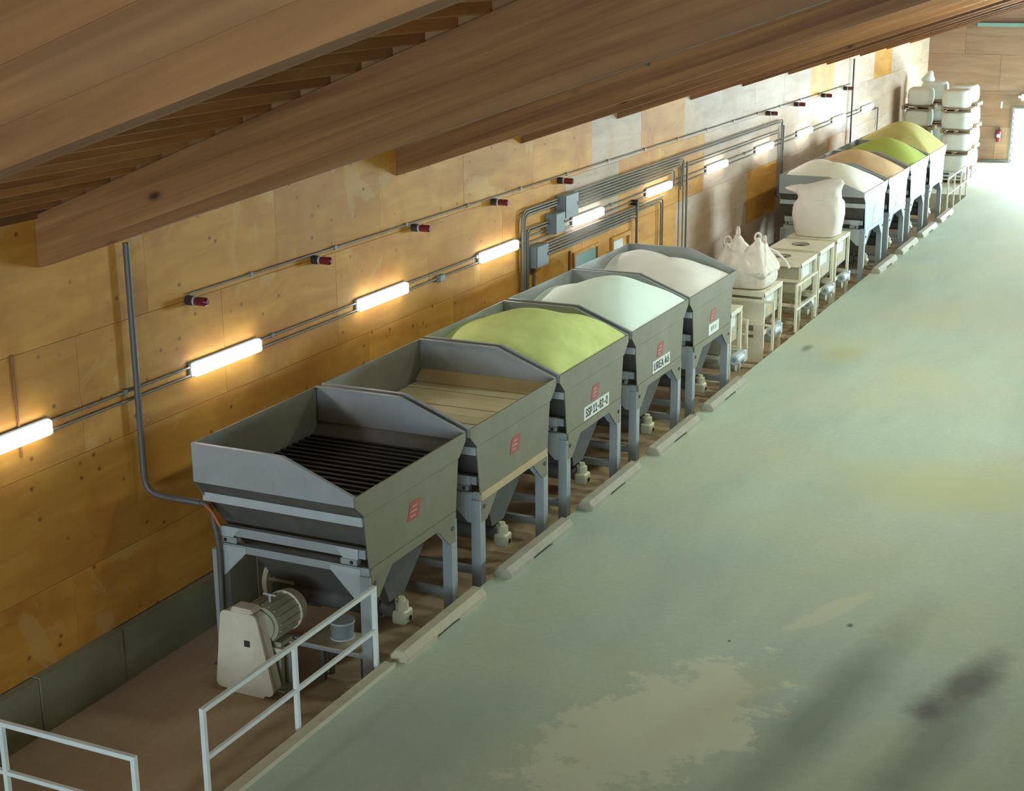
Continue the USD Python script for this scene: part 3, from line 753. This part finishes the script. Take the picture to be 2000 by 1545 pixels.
# ------------------------------------------------------------------ belt drive motor in the pit
t = thing('belt_drive', 'cream electric motor with a tall tapered belt guard in the pit', 'motor', (-8.9, 11.92, PIT))
gp = Polygon([(-.30, .10), (.28, .10), (.12, .86), (-.20, .86)]).buffer(.07, quad_segs=6)
gp = gp.union(Point(0.0, .2).buffer(.3))
obj('belt_guard', MB().prism(gp, 'y', 0, .03).prism(gp.buffer(-.012), 'y', .03, .17), M['bin'], t, label='flat tapered belt guard with rounded ends')
obj('guard_cap', MB().cham((-.16, .01, .90), (.12, .22, .97), .03), M['bin'], t)
obj('guard_plate', MB().box((.02, -.004, .56), (.09, 0, .63)), M['ink'], t, label='small black plate')
zm = .74
mo = obj('motor_housing', MB().cyl((.12, .20, zm), (.12, .62, zm), .20, 26).cyl((.12, .17, zm), (.12, .20, zm), .16, 26), M['bin_box'], t, smooth=40)
fin = MB()
for k in range(9):
    a = math.radians(-60 + k * 22)
    fin.bar((.12 + .205 * math.cos(a), .24, zm + .205 * math.sin(a)), (.12 + .205 * math.cos(a), .60, zm + .205 * math.sin(a)), .012, .02, up=(math.cos(a), 0, math.sin(a)))
obj('cooling_fins', fin, M['bin_box'], mo)
obj('fan_cover', MB().cyl((.12, .62, zm), (.12, .76, zm), .225, 28, .20), M['bin'], t, smooth=40)
obj('lifting_eye', MB().cyl((.12, .36, zm + .2), (.12, .36, zm + .28), .014, 8).cyl((.04, .36, zm + .28), (.20, .36, zm + .28), .012, 8), M['steel_light'], t)
obj('motor_foot', MB().box((-.04, .26, zm - .25), (.30, .48, zm - .2)), M['bin_box'], t)
obj('slide_base', MB().box((-.08, .22, zm - .30), (.38, .30, zm - .251)), M['bin'], t)
obj('slide_base', MB().box((-.08, .42, zm - .30), (.38, .49, zm - .251)), M['bin'], t)
for lx in (0, .22):
    for ly in (.24, .42): obj('stand_leg', MB().box((lx, ly, .012), (lx + .08, ly + .06, zm - .301)), M['bin_box'], t)
obj('stand_plate', MB().box((-.06, .2, 0), (.36, .5, .012)), M['bin_box'], t)
obj('gearbox', MB().cham((.085, .20, .14), (.215, .40, .36), .03).cyl((.12, .17, .22), (.12, .2, .22), .1, 16), M['bin'], t)

# tan cover plate and a dented can under the nearest hopper
t = thing('cover_plate', 'tan sheet metal cover lying beside the motor under the nearest hopper', 'cover plate', (-8.35, 12.42, PIT))
obj('sheet', MB().box((-.06, -.10, .515), (.62, .34, .53)), M['dusty_steel'], t)
for bx in (0, .5):
    for by in (.12, .28): obj('bracket', MB().box((bx, by, 0), (bx + .04, by + .05, .514)), M['steel_dark'], t)
t = thing('small_drum', 'small grey drum on the tan cover under the nearest hopper', 'drum', (-8.10, 12.60, PIT + .532))
obj('drum_body', MB().cyl((0, 0, 0), (0, 0, .18), .12, 22, .13), M['elbox'], t, smooth=40)
obj('drum_rim', MB().cyl((0, 0, .18), (0, 0, .20), .14, 22), M['steel_light'], t, smooth=40)
obj('drum_rim', MB().cyl((0, 0, 0.0), (0, 0, .02), .135, 22), M['steel_light'], t, smooth=40)

# ------------------------------------------------------------------ small bins with motors
def small_bin(y0, label, front_slots=False, hole=True, d=1.1, w=1.18, zl=1.14, lot=True):
    x1 = -7.66
    t = thing('feed_bin', label, 'bin', (x1 - d / 2, y0 + w / 2, PIT), group='cream feed bins between the hopper rows')
    Z = lambda z: z - PIT
    hx, hy = d / 2, w / 2
    lid = sbox(-hx, -hy, hx, hy)
    if hole: lid = lid.difference(Point(-.03, .02).buffer(.17, quad_segs=8))
    obj('lid', MB().prism(lid, 'z', Z(zl - .035), Z(zl)), M['bin'], t)
    obj('lid_skirt', MB().box((-hx, -hy, Z(zl - .085)), (hx, -hy + .012, Z(zl - .036))).box((hx - .012, -hy, Z(zl - .085)), (hx, hy, Z(zl - .036))).box((-hx, hy - .012, Z(zl - .085)), (hx, hy, Z(zl - .036))).box((-hx, -hy, Z(zl - .085)), (-hx + .012, hy, Z(zl - .036))), M['bin'], t)
    if hole: obj('hole_collar', MB().prism(Point(-.03, .02).buffer(.185, quad_segs=8).difference(Point(-.03, .02).buffer(.17, quad_segs=8)), 'z', Z(zl), Z(zl + .012)), M['steel_dark'], t)
    bx, by = hx - .07, hy - .07
    bb = MB()
    for a, b in (((-bx, -by), (bx, -by)), ((bx, -by), (bx, by)), ((bx, by), (-bx, by)), ((-bx, by), (-bx, -by))):
        bb.quad((*a, Z(zl - .04)), (*b, Z(zl - .04)), (*b, Z(.52)), (*a, Z(.52)))
    obj('box', bb, M['bin_box'], t)
    cone = MB(); q = .12
    lo = [(-q, -q), (q, -q), (q, q), (-q, q)]; up = [(-bx, -by), (bx, -by), (bx, by), (-bx, by)]
    for k in range(4): cone.quad((*up[k], Z(.52)), (*up[(k + 1) % 4], Z(.52)), (*lo[(k + 1) % 4], Z(.12)), (*lo[k], Z(.12)))
    obj('cone', cone, M['bin_box'], t)
    for sx in (-1, 1):
        for sy in (-1, 1):
            obj('leg', MB().box((sx * (hx - .03) - .027, sy * (hy - .03) - .027, 0), (sx * (hx - .03) + .027, sy * (hy - .03) + .027, Z(zl - .09))), M['bin'], t)
    for z in (.77, .27, PIT + .10):
        for sy in (-1, 1): obj('cross_rail', MB().box((-hx + .06, sy * (hy - .03) - .02, Z(z) - .03), (hx - .06, sy * (hy - .03) + .02, Z(z) + .03)), M['bin'], t)
    for z in (.27,):
        for sx in (-1, 1): obj('cross_rail', MB().box((sx * (hx - .03) - .02, -hy + .06, Z(z) - .03), (sx * (hx - .03) + .02, hy - .06, Z(z) + .03)), M['bin'], t)
    obj('auger', MB().cyl((-hx + .1, 0, Z(.08)), (hx + .02, 0, Z(.08)), .10, 14), M['bin_box'], t, smooth=40)
    mt = obj('drive_motor', MB().cyl((hx + .05, -.22, Z(.25)), (hx + .05, .06, Z(.25)), .10, 18).cyl((hx + .05, -.27, Z(.25)), (hx + .05, -.22, Z(.25)), .085, 18, .10).cham((hx - .04, .06, Z(.13)), (hx + .14, .20, Z(.35)), .02), M['steel_light'], t, smooth=40, label='small pale grey motor at the front of the bin')
    obj('fan_hub', MB().cyl((hx + .05, -.28, Z(.25)), (hx + .05, -.268, Z(.25)), .045, 12), M['elbox'], mt)
    obj('paper_label', MB().box((bx + .005, -.45 * by - .06, Z(.78)), (bx + .009, .40 * by, Z(1.0))), M['label'], t, label='white paper label with faint print')
    obj('lower_label', MB().box((bx + .005, -.4 * by, Z(.56)), (bx + .009, .3 * by, Z(.70))), M['tan_strip'], t)
    if front_slots:
        sheet = sbox(-hx + .05, Z(-.28), hx - .05, Z(.92))
        for z in (.60, .28): sheet = sheet.difference(sbox(-hx + .16, Z(z), hx - .42, Z(z + .07)))
        sheet = sheet.difference(sbox(hx - .3, Z(.18), hx - .2, Z(.44)))
        obj('slotted_side', MB().prism(sheet, 'y', -hy + .005, -hy + .012), M['bin'], t)
    return t


small_bin(24.60, 'narrow feed bin half hidden behind the last near hopper', hole=False, zl=1.10, w=.66)
small_bin(26.62, 'feed bin that carries the loop handled bag', front_slots=True, hole=False, zl=1.05)
small_bin(29.14, 'open feed bin with a round hole in its lid, nearer of the two')
small_bin(30.56, 'open feed bin with a round hole in its lid, farther of the two')
small_bin(31.96, 'feed bin that carries the tall full bag before the far hoppers', hole=False)

# bag with four loops on the second bin
ZB = 1.054
t = thing('bulk_bag', 'slack white bulk bag with loops standing on a feed bin', 'bag', (-8.22, 27.2, ZB))
secs = [(0.0, 0, 0, .42, .42, 4), (.03, 0, 0, .50, .50, 4), (.16, 0, 0, .54, .53, 4), (.32, -.01, 0, .53, .52, 3.4), (.44, -.02, 0, .47, .46, 3), (.54, -.04, 0, .36, .36, 2.6), (.62, -.06, 0, .22, .24, 2.4), (.66, -.07, 0, .08, .1, 2)]
body = loft(secs, 48)
body = m3.Manifold(m3.Mesh(np.asarray(body.vertices, np.float32), np.asarray(body.faces[:, ::1], np.uint32)))
if body.volume() < 0: body = m3.Manifold(m3.Mesh(np.asarray(loft(secs, 48).vertices, np.float32), np.asarray(loft(secs, 48).faces[:, ::-1], np.uint32)))
TIPS = [((-.44, -.42), (-.35, -.06, .74)), ((.44, -.42), (.20, .06, .84)), ((-.42, .42), (-.20, .10, .90)), ((.44, .42), (.28, .24, .76))]


def ball(p, r): return m3.Manifold.sphere(r, 14).translate([float(q) for q in p])


for sx_, (i0, i1) in ((-1, (0, 2)), (1, (1, 3))):
    pts_ = [ball((sx_ * .45, sy_ * .44, .30), .08) for sy_ in (-1, 1)] + [ball((-sx_ * .12, sy_ * .42, .30), .08) for sy_ in (-1, 1)]
    for k in (i0, i1):
        body = body + m3.Manifold.batch_hull(pts_ + [ball(np.array(TIPS[k][1]), .045), ball(np.array(TIPS[k][1]) * (.9, .5, .86), .06)])
body = body.refine_to_length(.05)
q = body.to_mesh()
tm = trimesh.Trimesh(q.vert_properties[:, :3], q.tri_verts, process=True)
trimesh.smoothing.filter_taubin(tm, iterations=8)
vv = tm.vertices
nz_ = (meshkit.fbm(vv * (5, 5, 3.0), 3, 4) - .5) * .09 + (meshkit.fbm(vv * (11, 11, 4.0), 2, 8) - .5) * .03
tm.vertices = vv + tm.vertex_normals * nz_[:, None] * np.clip(vv[:, 2:3] / .1, 0, 1)
obj('bag_body', tm, M['bag'], t, smooth=70)
for k, (_, tip) in enumerate(TIPS):
    a_ = np.linspace(-.5 * np.pi, 1.5 * np.pi, 17); R_ = .075 if k % 2 == 0 else .06
    dx = (.8, .6) if k < 2 else (.6, -.8)
    obj('lifting_loop', MB().tube([(tip[0] + R_ * math.cos(u) * dx[0], tip[1] + R_ * math.cos(u) * dx[1], tip[2] + .06 + R_ * 1.25 * math.sin(u)) for u in a_], .022, 7), M['bag'], t, smooth=60)
obj('hanging_strap', MB().tube([(.30, .34, .66), (.46, .42, .58), (.60, .52, .42), (.68, .58, .26)], .028, 6), M['bag'], t, smooth=60)
obj('seam', MB().box((.515, -.2, .10), (.53, .25, .13)), M['bag_white'], t)

# tall full bag on the last bin
t = thing('bulk_bag', 'tall full bulk bag with flared open top on the farthest feed bin', 'bag', (-8.21, 32.5, 1.14))
secs = [(0.0, 0, 0, .40, .40, 4), (.03, 0, 0, .46, .45, 4), (.2, 0, 0, .50, .48, 4.4), (.45, 0, 0, .51, .49, 4.4), (.62, 0, 0, .505, .48, 4), (.70, 0, 0, .49, .465, 3.6), (.77, -.01, 0, .455, .43, 3), (.84, -.02, 0, .45, .41, 2.8), (.92, -.05, 0, .48, .40, 2.6), (1.0, -.05, 0, .49, .35, 2.4, 6), (1.06, .0, .0, .44, .28, 2.2, 9), (1.12, .16, .02, .31, .20, 2, 12), (1.19, .26, .03, .20, .13, 2, 14), (1.22, .29, .03, .08, .06, 2, 14)]
obj('bag_body', loft(secs, 72, .085, 5, 4.2), M['bag'], t, smooth=70)
obj('top_flap', loft([(.88, -.36, 0, .12, .20, 2.2), (.94, -.48, 0, .20, .24, 2.2), (.99, -.56, 0, .20, .22, 2.2), (1.03, -.52, 0, .16, .15, 2), (1.06, -.44, 0, .06, .06, 2)], 36, .06, 6, 6), M['bag'], t, smooth=70)
obj('tie_cord', MB().tube([(.42 * math.cos(a) * 1.06, .40 * math.sin(a) * 1.06, .80 + .01 * math.sin(3 * a)) for a in np.linspace(0, 2 * np.pi, 26)], .012, 6), M['bag_white'], t)

# ------------------------------------------------------------------ stacked big bags on pallets
def pallet_mesh(w=.92, d=1.02, h=.115):
    m = MB()
    for k in range(3): m.box((-w / 2 + k * (w - .08) / 2, -d / 2, .022), (-w / 2 + k * (w - .08) / 2 + .08, d / 2, h - .022))
    for k in range(5):
        y0 = -d / 2 + k * (d - .13) / 4
        m.box((-w / 2, y0, h - .022), (w / 2, y0 + .13, h))
    for k in range(3):
        y0 = -d / 2 + k * (d - .12) / 2
        m.box((-w / 2, y0, 0), (w / 2, y0 + .12, .022))
    return m.mesh()


PM = pallet_mesh()


def stacked_bag(x, y, z, w, d, h, seed, label):
    secs = [(0, 0, 0, w * .44, d * .44, 4), (h * .05, 0, 0, w * .485, d * .485, 4.5), (h * .25, 0, 0, w * .51, d * .51, 5), (h * .55, 0, 0, w * .515, d * .515, 5), (h * .82, 0, 0, w * .50, d * .50, 4.6), (h * .94, 0, 0, w * .465, d * .465, 4), (h, 0, 0, w * .40, d * .40, 3.4)]
    o = obj('stacked_bag', loft(secs, 44, .025, seed, 3.0), M['bag_white'], None, smooth=60)
    UsdGeom.Xformable(o).AddTranslateOp().Set(Gf.Vec3d(x, y, z))
    UsdGeom.Xformable(o).AddRotateZOp().Set(((seed * 37) % 7 - 3) * .8)
    tag(o, label, 'bag', 'white big bags stacked at the end wall')


def put_pallet(x, y, z, label, mt='crate'):
    o = obj('pallet', PM, M[mt])
    UsdGeom.Xformable(o).AddTranslateOp().Set(Gf.Vec3d(x, y, z))
    tag(o, label, 'pallet', 'pallets in the bag stacks')


PH_ = .115
LV = ['bottom', 'second', 'third', 'top']
cols = [('left front', -9.62, 50.35, 4, .0, .80, .92), ('right front', -8.36, 49.95, 4, .0, .86, .96), ('left rear', -9.45, 51.75, 4, .10, .86, .95), ('right rear', -8.42, 51.55, 4, .04, .90, .95)]
for ci, (cn, x, y, n, dz, w, d) in enumerate(cols):
    z = 0.0
    for q in range(3 if cn == 'right front' else 3):
        put_pallet(x, y, z, f'{"bottom" if q == 0 else "second" if q == 1 else "third"} pallet of the {cn} bag stack', 'white' if (cn == 'right front' and q > 0) else 'crate'); z += PH_ + .002
    for k in range(n):
        h = .545 + dz * .25
        ww = w * (1 if k < 3 else .94)
        ox = [0.03, .05, .03, -.03][k] if 'right' in cn else [0, .02, -.01, .02][k]
        stacked_bag(x + ox, y, z, ww, d, h, ci * 5 + k, f'white big bag, {LV[k]} of the {cn} stack by the end wall')
        z += h + .002
        if k < n - 1:
            put_pallet(x + ox, y, z, f'pallet between the {LV[k]} and {LV[k + 1]} bags of the {cn} stack'); z += PH_ + .002
    if cn == 'left rear':
        o = obj('folded_bag', loft([(0, 0, 0, .20, .16, 2.5), (.08, 0, 0, .22, .17, 2.5), (.2, .02, 0, .14, .12, 2.2), (.3, .05, 0, .10, .07, 2), (.34, .05, 0, .04, .03, 2)], 26, .04, 9, 6), M['bag_white'], None, smooth=60)
        UsdGeom.Xformable(o).AddTranslateOp().Set(Gf.Vec3d(x - .18, y - .15, z))
        tag(o, 'crumpled white bag on top of the left rear stack', 'bag')

# ------------------------------------------------------------------ wall lamps
LY = [10.25, 13.82, 17.36, 20.92, 24.49, 28.06, 31.67, 35.23, 38.82, 42.40, 45.84]
LB = ['leftmost wall lamp, cut by the photo edge', 'glowing wall lamp above the nearest hopper, right of the grey pipe', 'glowing wall lamp above the board covered hopper', 'glowing wall lamp left of the conduit riser',
      'glowing wall lamp just right of the grey electrical boxes', 'glowing wall lamp above the hanging conduit drops', 'glowing wall lamp above the loop handled bag', 'glowing wall lamp left of the far conduit drop',
      'glowing wall lamp above the cream granule hopper', 'glowing wall lamp left of the tall thin post', 'farthest glowing wall lamp, near the stacked bags']
for yl, lb in zip(LY, LB):
    t = thing('wall_lamp', lb, 'lamp', (XW + .004, yl, 2.62), group='fluorescent wall lamps')
    obj('housing', MB().cham((0, -.66, -.085), (.045, .66, .085), .012), M['elbox'], t)
    obj('diffuser', MB().cham((.046, -.645, -.078), (.115, .645, .078), .026), M['lamp'], t, label='glowing white diffuser')

# red signal lamps on a conduit
RY = [13.24, 15.78, 18.33, 20.82, 23.33, 35.51, 37.97, 40.64, 43.05]
RL = ['leftmost dark red signal lamp on the upper conduit', 'second dark red signal lamp from the left', 'third dark red signal lamp from the left', 'fourth dark red signal lamp, left of the grey boxes', 'dark red signal lamp above the grey boxes',
      'first signal lamp of the far group on the upper conduit', 'second signal lamp of the far group', 'third signal lamp of the far group', 'farthest signal lamp beside the tall thin post']
for yl, lb in zip(RY, RL):
    t = thing('signal_lamp', lb, 'signal lamp', (XW + .004, yl, 3.40), group='red signal lamps on the upper conduit')
    obj('base', MB().cyl((0, 0, 0), (.10, 0, 0), .055, 14), M['dark'], t, smooth=40)
    obj('collar', MB().cyl((.10, 0, 0), (.125, 0, 0), .058, 14), M['steel_light'], t, smooth=40)
    obj('lens', MB().cyl((.125, 0, 0), (.25, 0, 0), .05, 14).cyl((.25, 0, 0), (.28, 0, 0), .05, 14, .03), M['red'], t, smooth=40)

# ------------------------------------------------------------------ conduits on the left wall
XC = XW + .03
ORD = ['topmost', 'second highest', 'third highest', 'fourth highest', 'fifth highest', 'sixth highest', 'lowest']


def conduit(label, pts, r=.014, mt='conduit', name='conduit', bendr=.14, cat='conduit', clips=None, xo=0.0):
    pts = [(p[0] + xo, p[1], p[2]) for p in pts]
    x0 = np.array(pts[0], float)
    t = thing(name, label, cat, tuple(x0))
    P = [np.array(p, float) - x0 for p in pts]
    obj('tube', MB().tube(bend(P, bendr), r, 8), M[mt], t, smooth=50)
    if clips:
        for (a, b, n) in clips:
            A, Bb = np.array(a, float) - x0, np.array(b, float) - x0
            for k in range(n):
                c = A + (Bb - A) * (k + .5) / n
                obj('clip', MB().box(c - (XC - XW - .003, .012 + r, .012 + r), c + (r + .004, .012 + r, .012 + r)), M[mt], t)
    return t


conduit('upper of the two thin conduits joining the wall lamps', [(XC, 7.5, 2.655), (XC, 46.0, 2.655)], clips=[((XC, 8, 2.655), (XC, 46, 2.655), 14)])
conduit('lower of the two thin conduits joining the wall lamps', [(XC, 7.5, 2.555), (XC, 46.0, 2.555)])
conduit('upper conduit that carries the red signal lamps', [(XC, 13.24, 3.472), (XC, 43.7, 3.472)], clips=[((XC, 13.5, 3.472), (XC, 43, 3.472), 16)], r=.013)
conduit('thick grey pipe down the wall that bends towards the nearest hopper', [(XC + .055, 12.2, 4.22), (XC + .055, 12.2, 1.50), (XW + .5, 12.24, 1.47), (-9.62, 12.30, 1.45)], r=.035, mt='pipe', name='wall_pipe', cat='pipe', bendr=.22)
conduit('grey flexible hose from the pipe down beside the rear leg of the nearest hopper', [(-9.62, 12.30, 1.45), (-9.52, 12.33, 1.42), (-9.46, 12.36, 1.0), (-9.47, 12.36, .1)], r=.03, mt='steel_dark', name='hose', cat='hose', bendr=.14)
conduit('short orange cable bowed beside the flexible hose', [(-9.50, 12.23, 1.46), (-9.42, 12.23, 1.40), (-9.34, 12.25, 1.24)], r=.02, mt='orange', name='cable', cat='cable', bendr=.1)
conduit('thin rusty rod on the wall behind the leftmost lamp', [(XW + .012, 10.53, 3.42), (XW + .012, 10.53, 2.40)], r=.012, mt='rust', name='rod', cat='rod')
# riser left of the boxes, with the runs that turn out of it
for k in range(3):
    o = .045 * k
    conduit(f'{["outer", "middle", "inner"][k]} conduit of the riser that turns over to the large grey box', [(XC + .045, 21.76 + o, 1.2), (XC + .045, 21.76 + o, 3.12 - o), (XC + .045, 23.2, 3.12 - o)], r=.018, bendr=.16)
for k in range(2):
    o = .05 * k
    conduit(f'{["outer", "inner"][k]} conduit of the riser that turns to the middle grey box', [(XC + .045, 21.93 + o, 1.2), (XC + .045, 21.93 + o, 2.80 - o), (XC + .045, 22.84, 2.80 - o)], r=.016, bendr=.12)
conduit('conduit dropping from the lower grey box', [(XC, 22.3, 2.16), (XC, 22.3, 1.2)], r=.022)
# upper bundle, lower bundle
XB = .05
for k in range(7):
    z = 3.15 - k * .052
    e = [36.66, 36.60, 29.45, 29.40, 29.30, 28.9, 28.8][k]
    if k < 2: pts = [(XC, 23.78, z), (XC, e, z), (XC, e, 1.35)]
    elif k < 5: pts = [(XC, 23.78, z), (XC, e, z), (XC, e, 1.12 if k == 2 else z - .5)]
    else: pts = [(XC, 23.78, z), (XC, e, z), (XC, e, z - .3)]
    conduit(f'{ORD[k]} conduit of the upper bundle, leaving the large grey box', pts, r=.016, bendr=.1, xo=XB)
for k in range(5):
    z = 2.46 - k * .05
    e = [28.35, 28.25, 28.15, 26.9, 26.8][k]
    pts = [(XC, 22.58, z), (XC, e, z), (XC, e, 1.15)] if k in (1, 2, 4) else [(XC, 22.58, z), (XC, e, z)]
    conduit(f'{ORD[k]} conduit of the lower bundle, leaving the lowest grey box', pts, r=.016, bendr=.1, xo=XB)
t = conduit('slim drop conduit with a round black head', [(XC + .09, 26.74, 2.50), (XC + .09, 26.74, 1.2)], r=.02)
obj('conduit_head', MB().cyl((-.115, 0, .04), (.02, 0, .04), .055, 14), M['dark'], t, smooth=40, label='round black head')
conduit('tall conduit drop beside the lamp above the loop handled bag', [(XC + .10, 29.52, 2.98), (XC + .10, 29.52, 1.1)], r=.024)
conduit('wide double conduit drop behind the far hoppers', [(XC + .05, 36.76, 3.0), (XC + .05, 36.76, 1.35), (XC + .5, 36.78, 1.2)], r=.028)
for k in range(2):
    conduit(f'{["upper", "lower"][k]} long conduit between the tall drop and the far drop', [(XC, 29.5, 2.90 - k * .06), (XC, 36.5, 2.90 - k * .06)], r=.013)
conduit('tall thin post from the roof beams down the far wall', [(XC + .06, 43.76, 4.17), (XC + .06, 43.76, 1.5)], r=.028, mt='pipe', name='wall_pipe', cat='pipe')
conduit('thin hooked conduit beside the farthest wall lamp', [(XC + .03, 46.65, 2.5), (XC + .03, 47.3, 2.5), (XC + .03, 47.3, 1.5)], r=.02, mt='pipe', bendr=.06)
conduit('large conduit elbow running out to the far hoppers', [(XC + .03, 36.5, 1.42), (XC + .03, 36.5, 1.30), (XC + .7, 36.5, 1.25)], r=.045, bendr=.1)

# electrical boxes, windows of the wall
def elbox(label, y0, y1, z0, z1, d):
    t = thing('electrical_box', label, 'electrical box', (XW + .004, (y0 + y1) / 2, z0), group='grey electrical boxes on the wall')
    w = (y1 - y0) / 2; h = z1 - z0
    obj('enclosure', MB().cham((0, -w, 0), (d - .018, w, h), .008), M['elbox'], t)
    dr = obj('cover', MB().cham((d - .016, -w + .005, .005), (d, w - .005, h - .005), .006), M['elbox'], t)
    obj('latch', MB().box((d, w - .05, h * .45), (d + .012, w - .03, h * .58)), M['steel_dark'], dr)


elbox('largest grey electrical box, topmost of the three on the wall', 23.2, 23.74, 2.78, 3.17, .20)
elbox('middle grey electrical box left of the lamp', 22.80, 23.18, 2.58, 2.92, .20)
elbox('lowest grey electrical box on the drop conduit', 22.05, 22.50, 2.14, 2.50, .20)
o = obj('junction_box', MB().cham((XW + .004, 18.97, 2.50), (XW + .08, 19.13, 2.60), .01), M['elbox']); tag(o, 'small grey junction box on the lamp conduits', 'junction box')
t = thing('window_1', None, None, (XW, 24.5, 1.2), kind='structure')
obj('pane', MB().box((.003, -.50, 0), (.012, .50, .80)), M['teal'], t)
obj('side_sash', MB().box((.013, -.50, 0), (.022, -.20, .80)), M['elbox'], t)
obj('frame', MB().box((0, -.56, 0), (.04, -.505, .86)).box((0, .505, 0), (.04, .56, .86)).box((0, -.505, .805), (.04, .505, .86)), M['ply'], t)
t = thing('window_2', None, None, (XW, 26.15, 1.2), kind='structure')
obj('pane', MB().box((.003, -.38, 0), (.012, .15, .74)), M['label'], t)
obj('frame', MB().box((0, -.46, 0), (.05, -.39, .84)).box((0, .39, 0), (.05, .46, .84)).box((0, -.39, .76), (.05, .39, .84)), M['ply'], t)
o = obj('wood_batten', MB().box((XW + .003, 23.77, 1.2), (XW + .03, 23.82, 2.12)), M['rust']); tag(o, 'narrow brown wooden batten left of the teal window', 'batten')

# end wall fittings
t = thing('fire_extinguisher', 'small red extinguisher hanging on the end wall left of the doorway', 'fire extinguisher', (-7.78, YE - .09, .72))
obj('cylinder', loft([(0, 0, 0, .075, .075, 2), (.02, 0, 0, .085, .085, 2), (.34, 0, 0, .085, .085, 2), (.40, 0, 0, .05, .05, 2), (.43, 0, 0, .025, .025, 2)], 18), M['red'], t, smooth=40)
obj('label_plate', MB().box((-.05, -.088, .16), (.05, -.082, .27)), M['label'], t)
obj('valve', MB().box((-.03, -.02, .43), (.03, .05, .48)).box((-.02, -.06, .47), (.02, .02, .50)), M['dark'], t)
obj('hose', MB().tube([(-.03, 0, .46), (-.10, -.01, .40), (-.12, -.01, .25), (-.10, -.01, .1)], .015, 6), M['dark'], t)
o = obj('notice', MB().box((-7.80, YE - .012, 1.86), (-7.74, YE - .006, 2.08)), M['label']); tag(o, 'narrow pale notice on the end wall above the extinguisher', 'notice')
t = thing('exit_lamp', 'pale green emergency lamp above the doorway in the end wall', 'lamp', (-6.98, YE - .006, 2.15))
obj('housing', MB().cham((-.16, -.09, 0), (.16, 0, .22), .02), M['white'], t)
obj('lamp_head', MB().cyl((-.2, -.06, .12), (-.2, -.14, .12), .05, 12), M['white'], t)
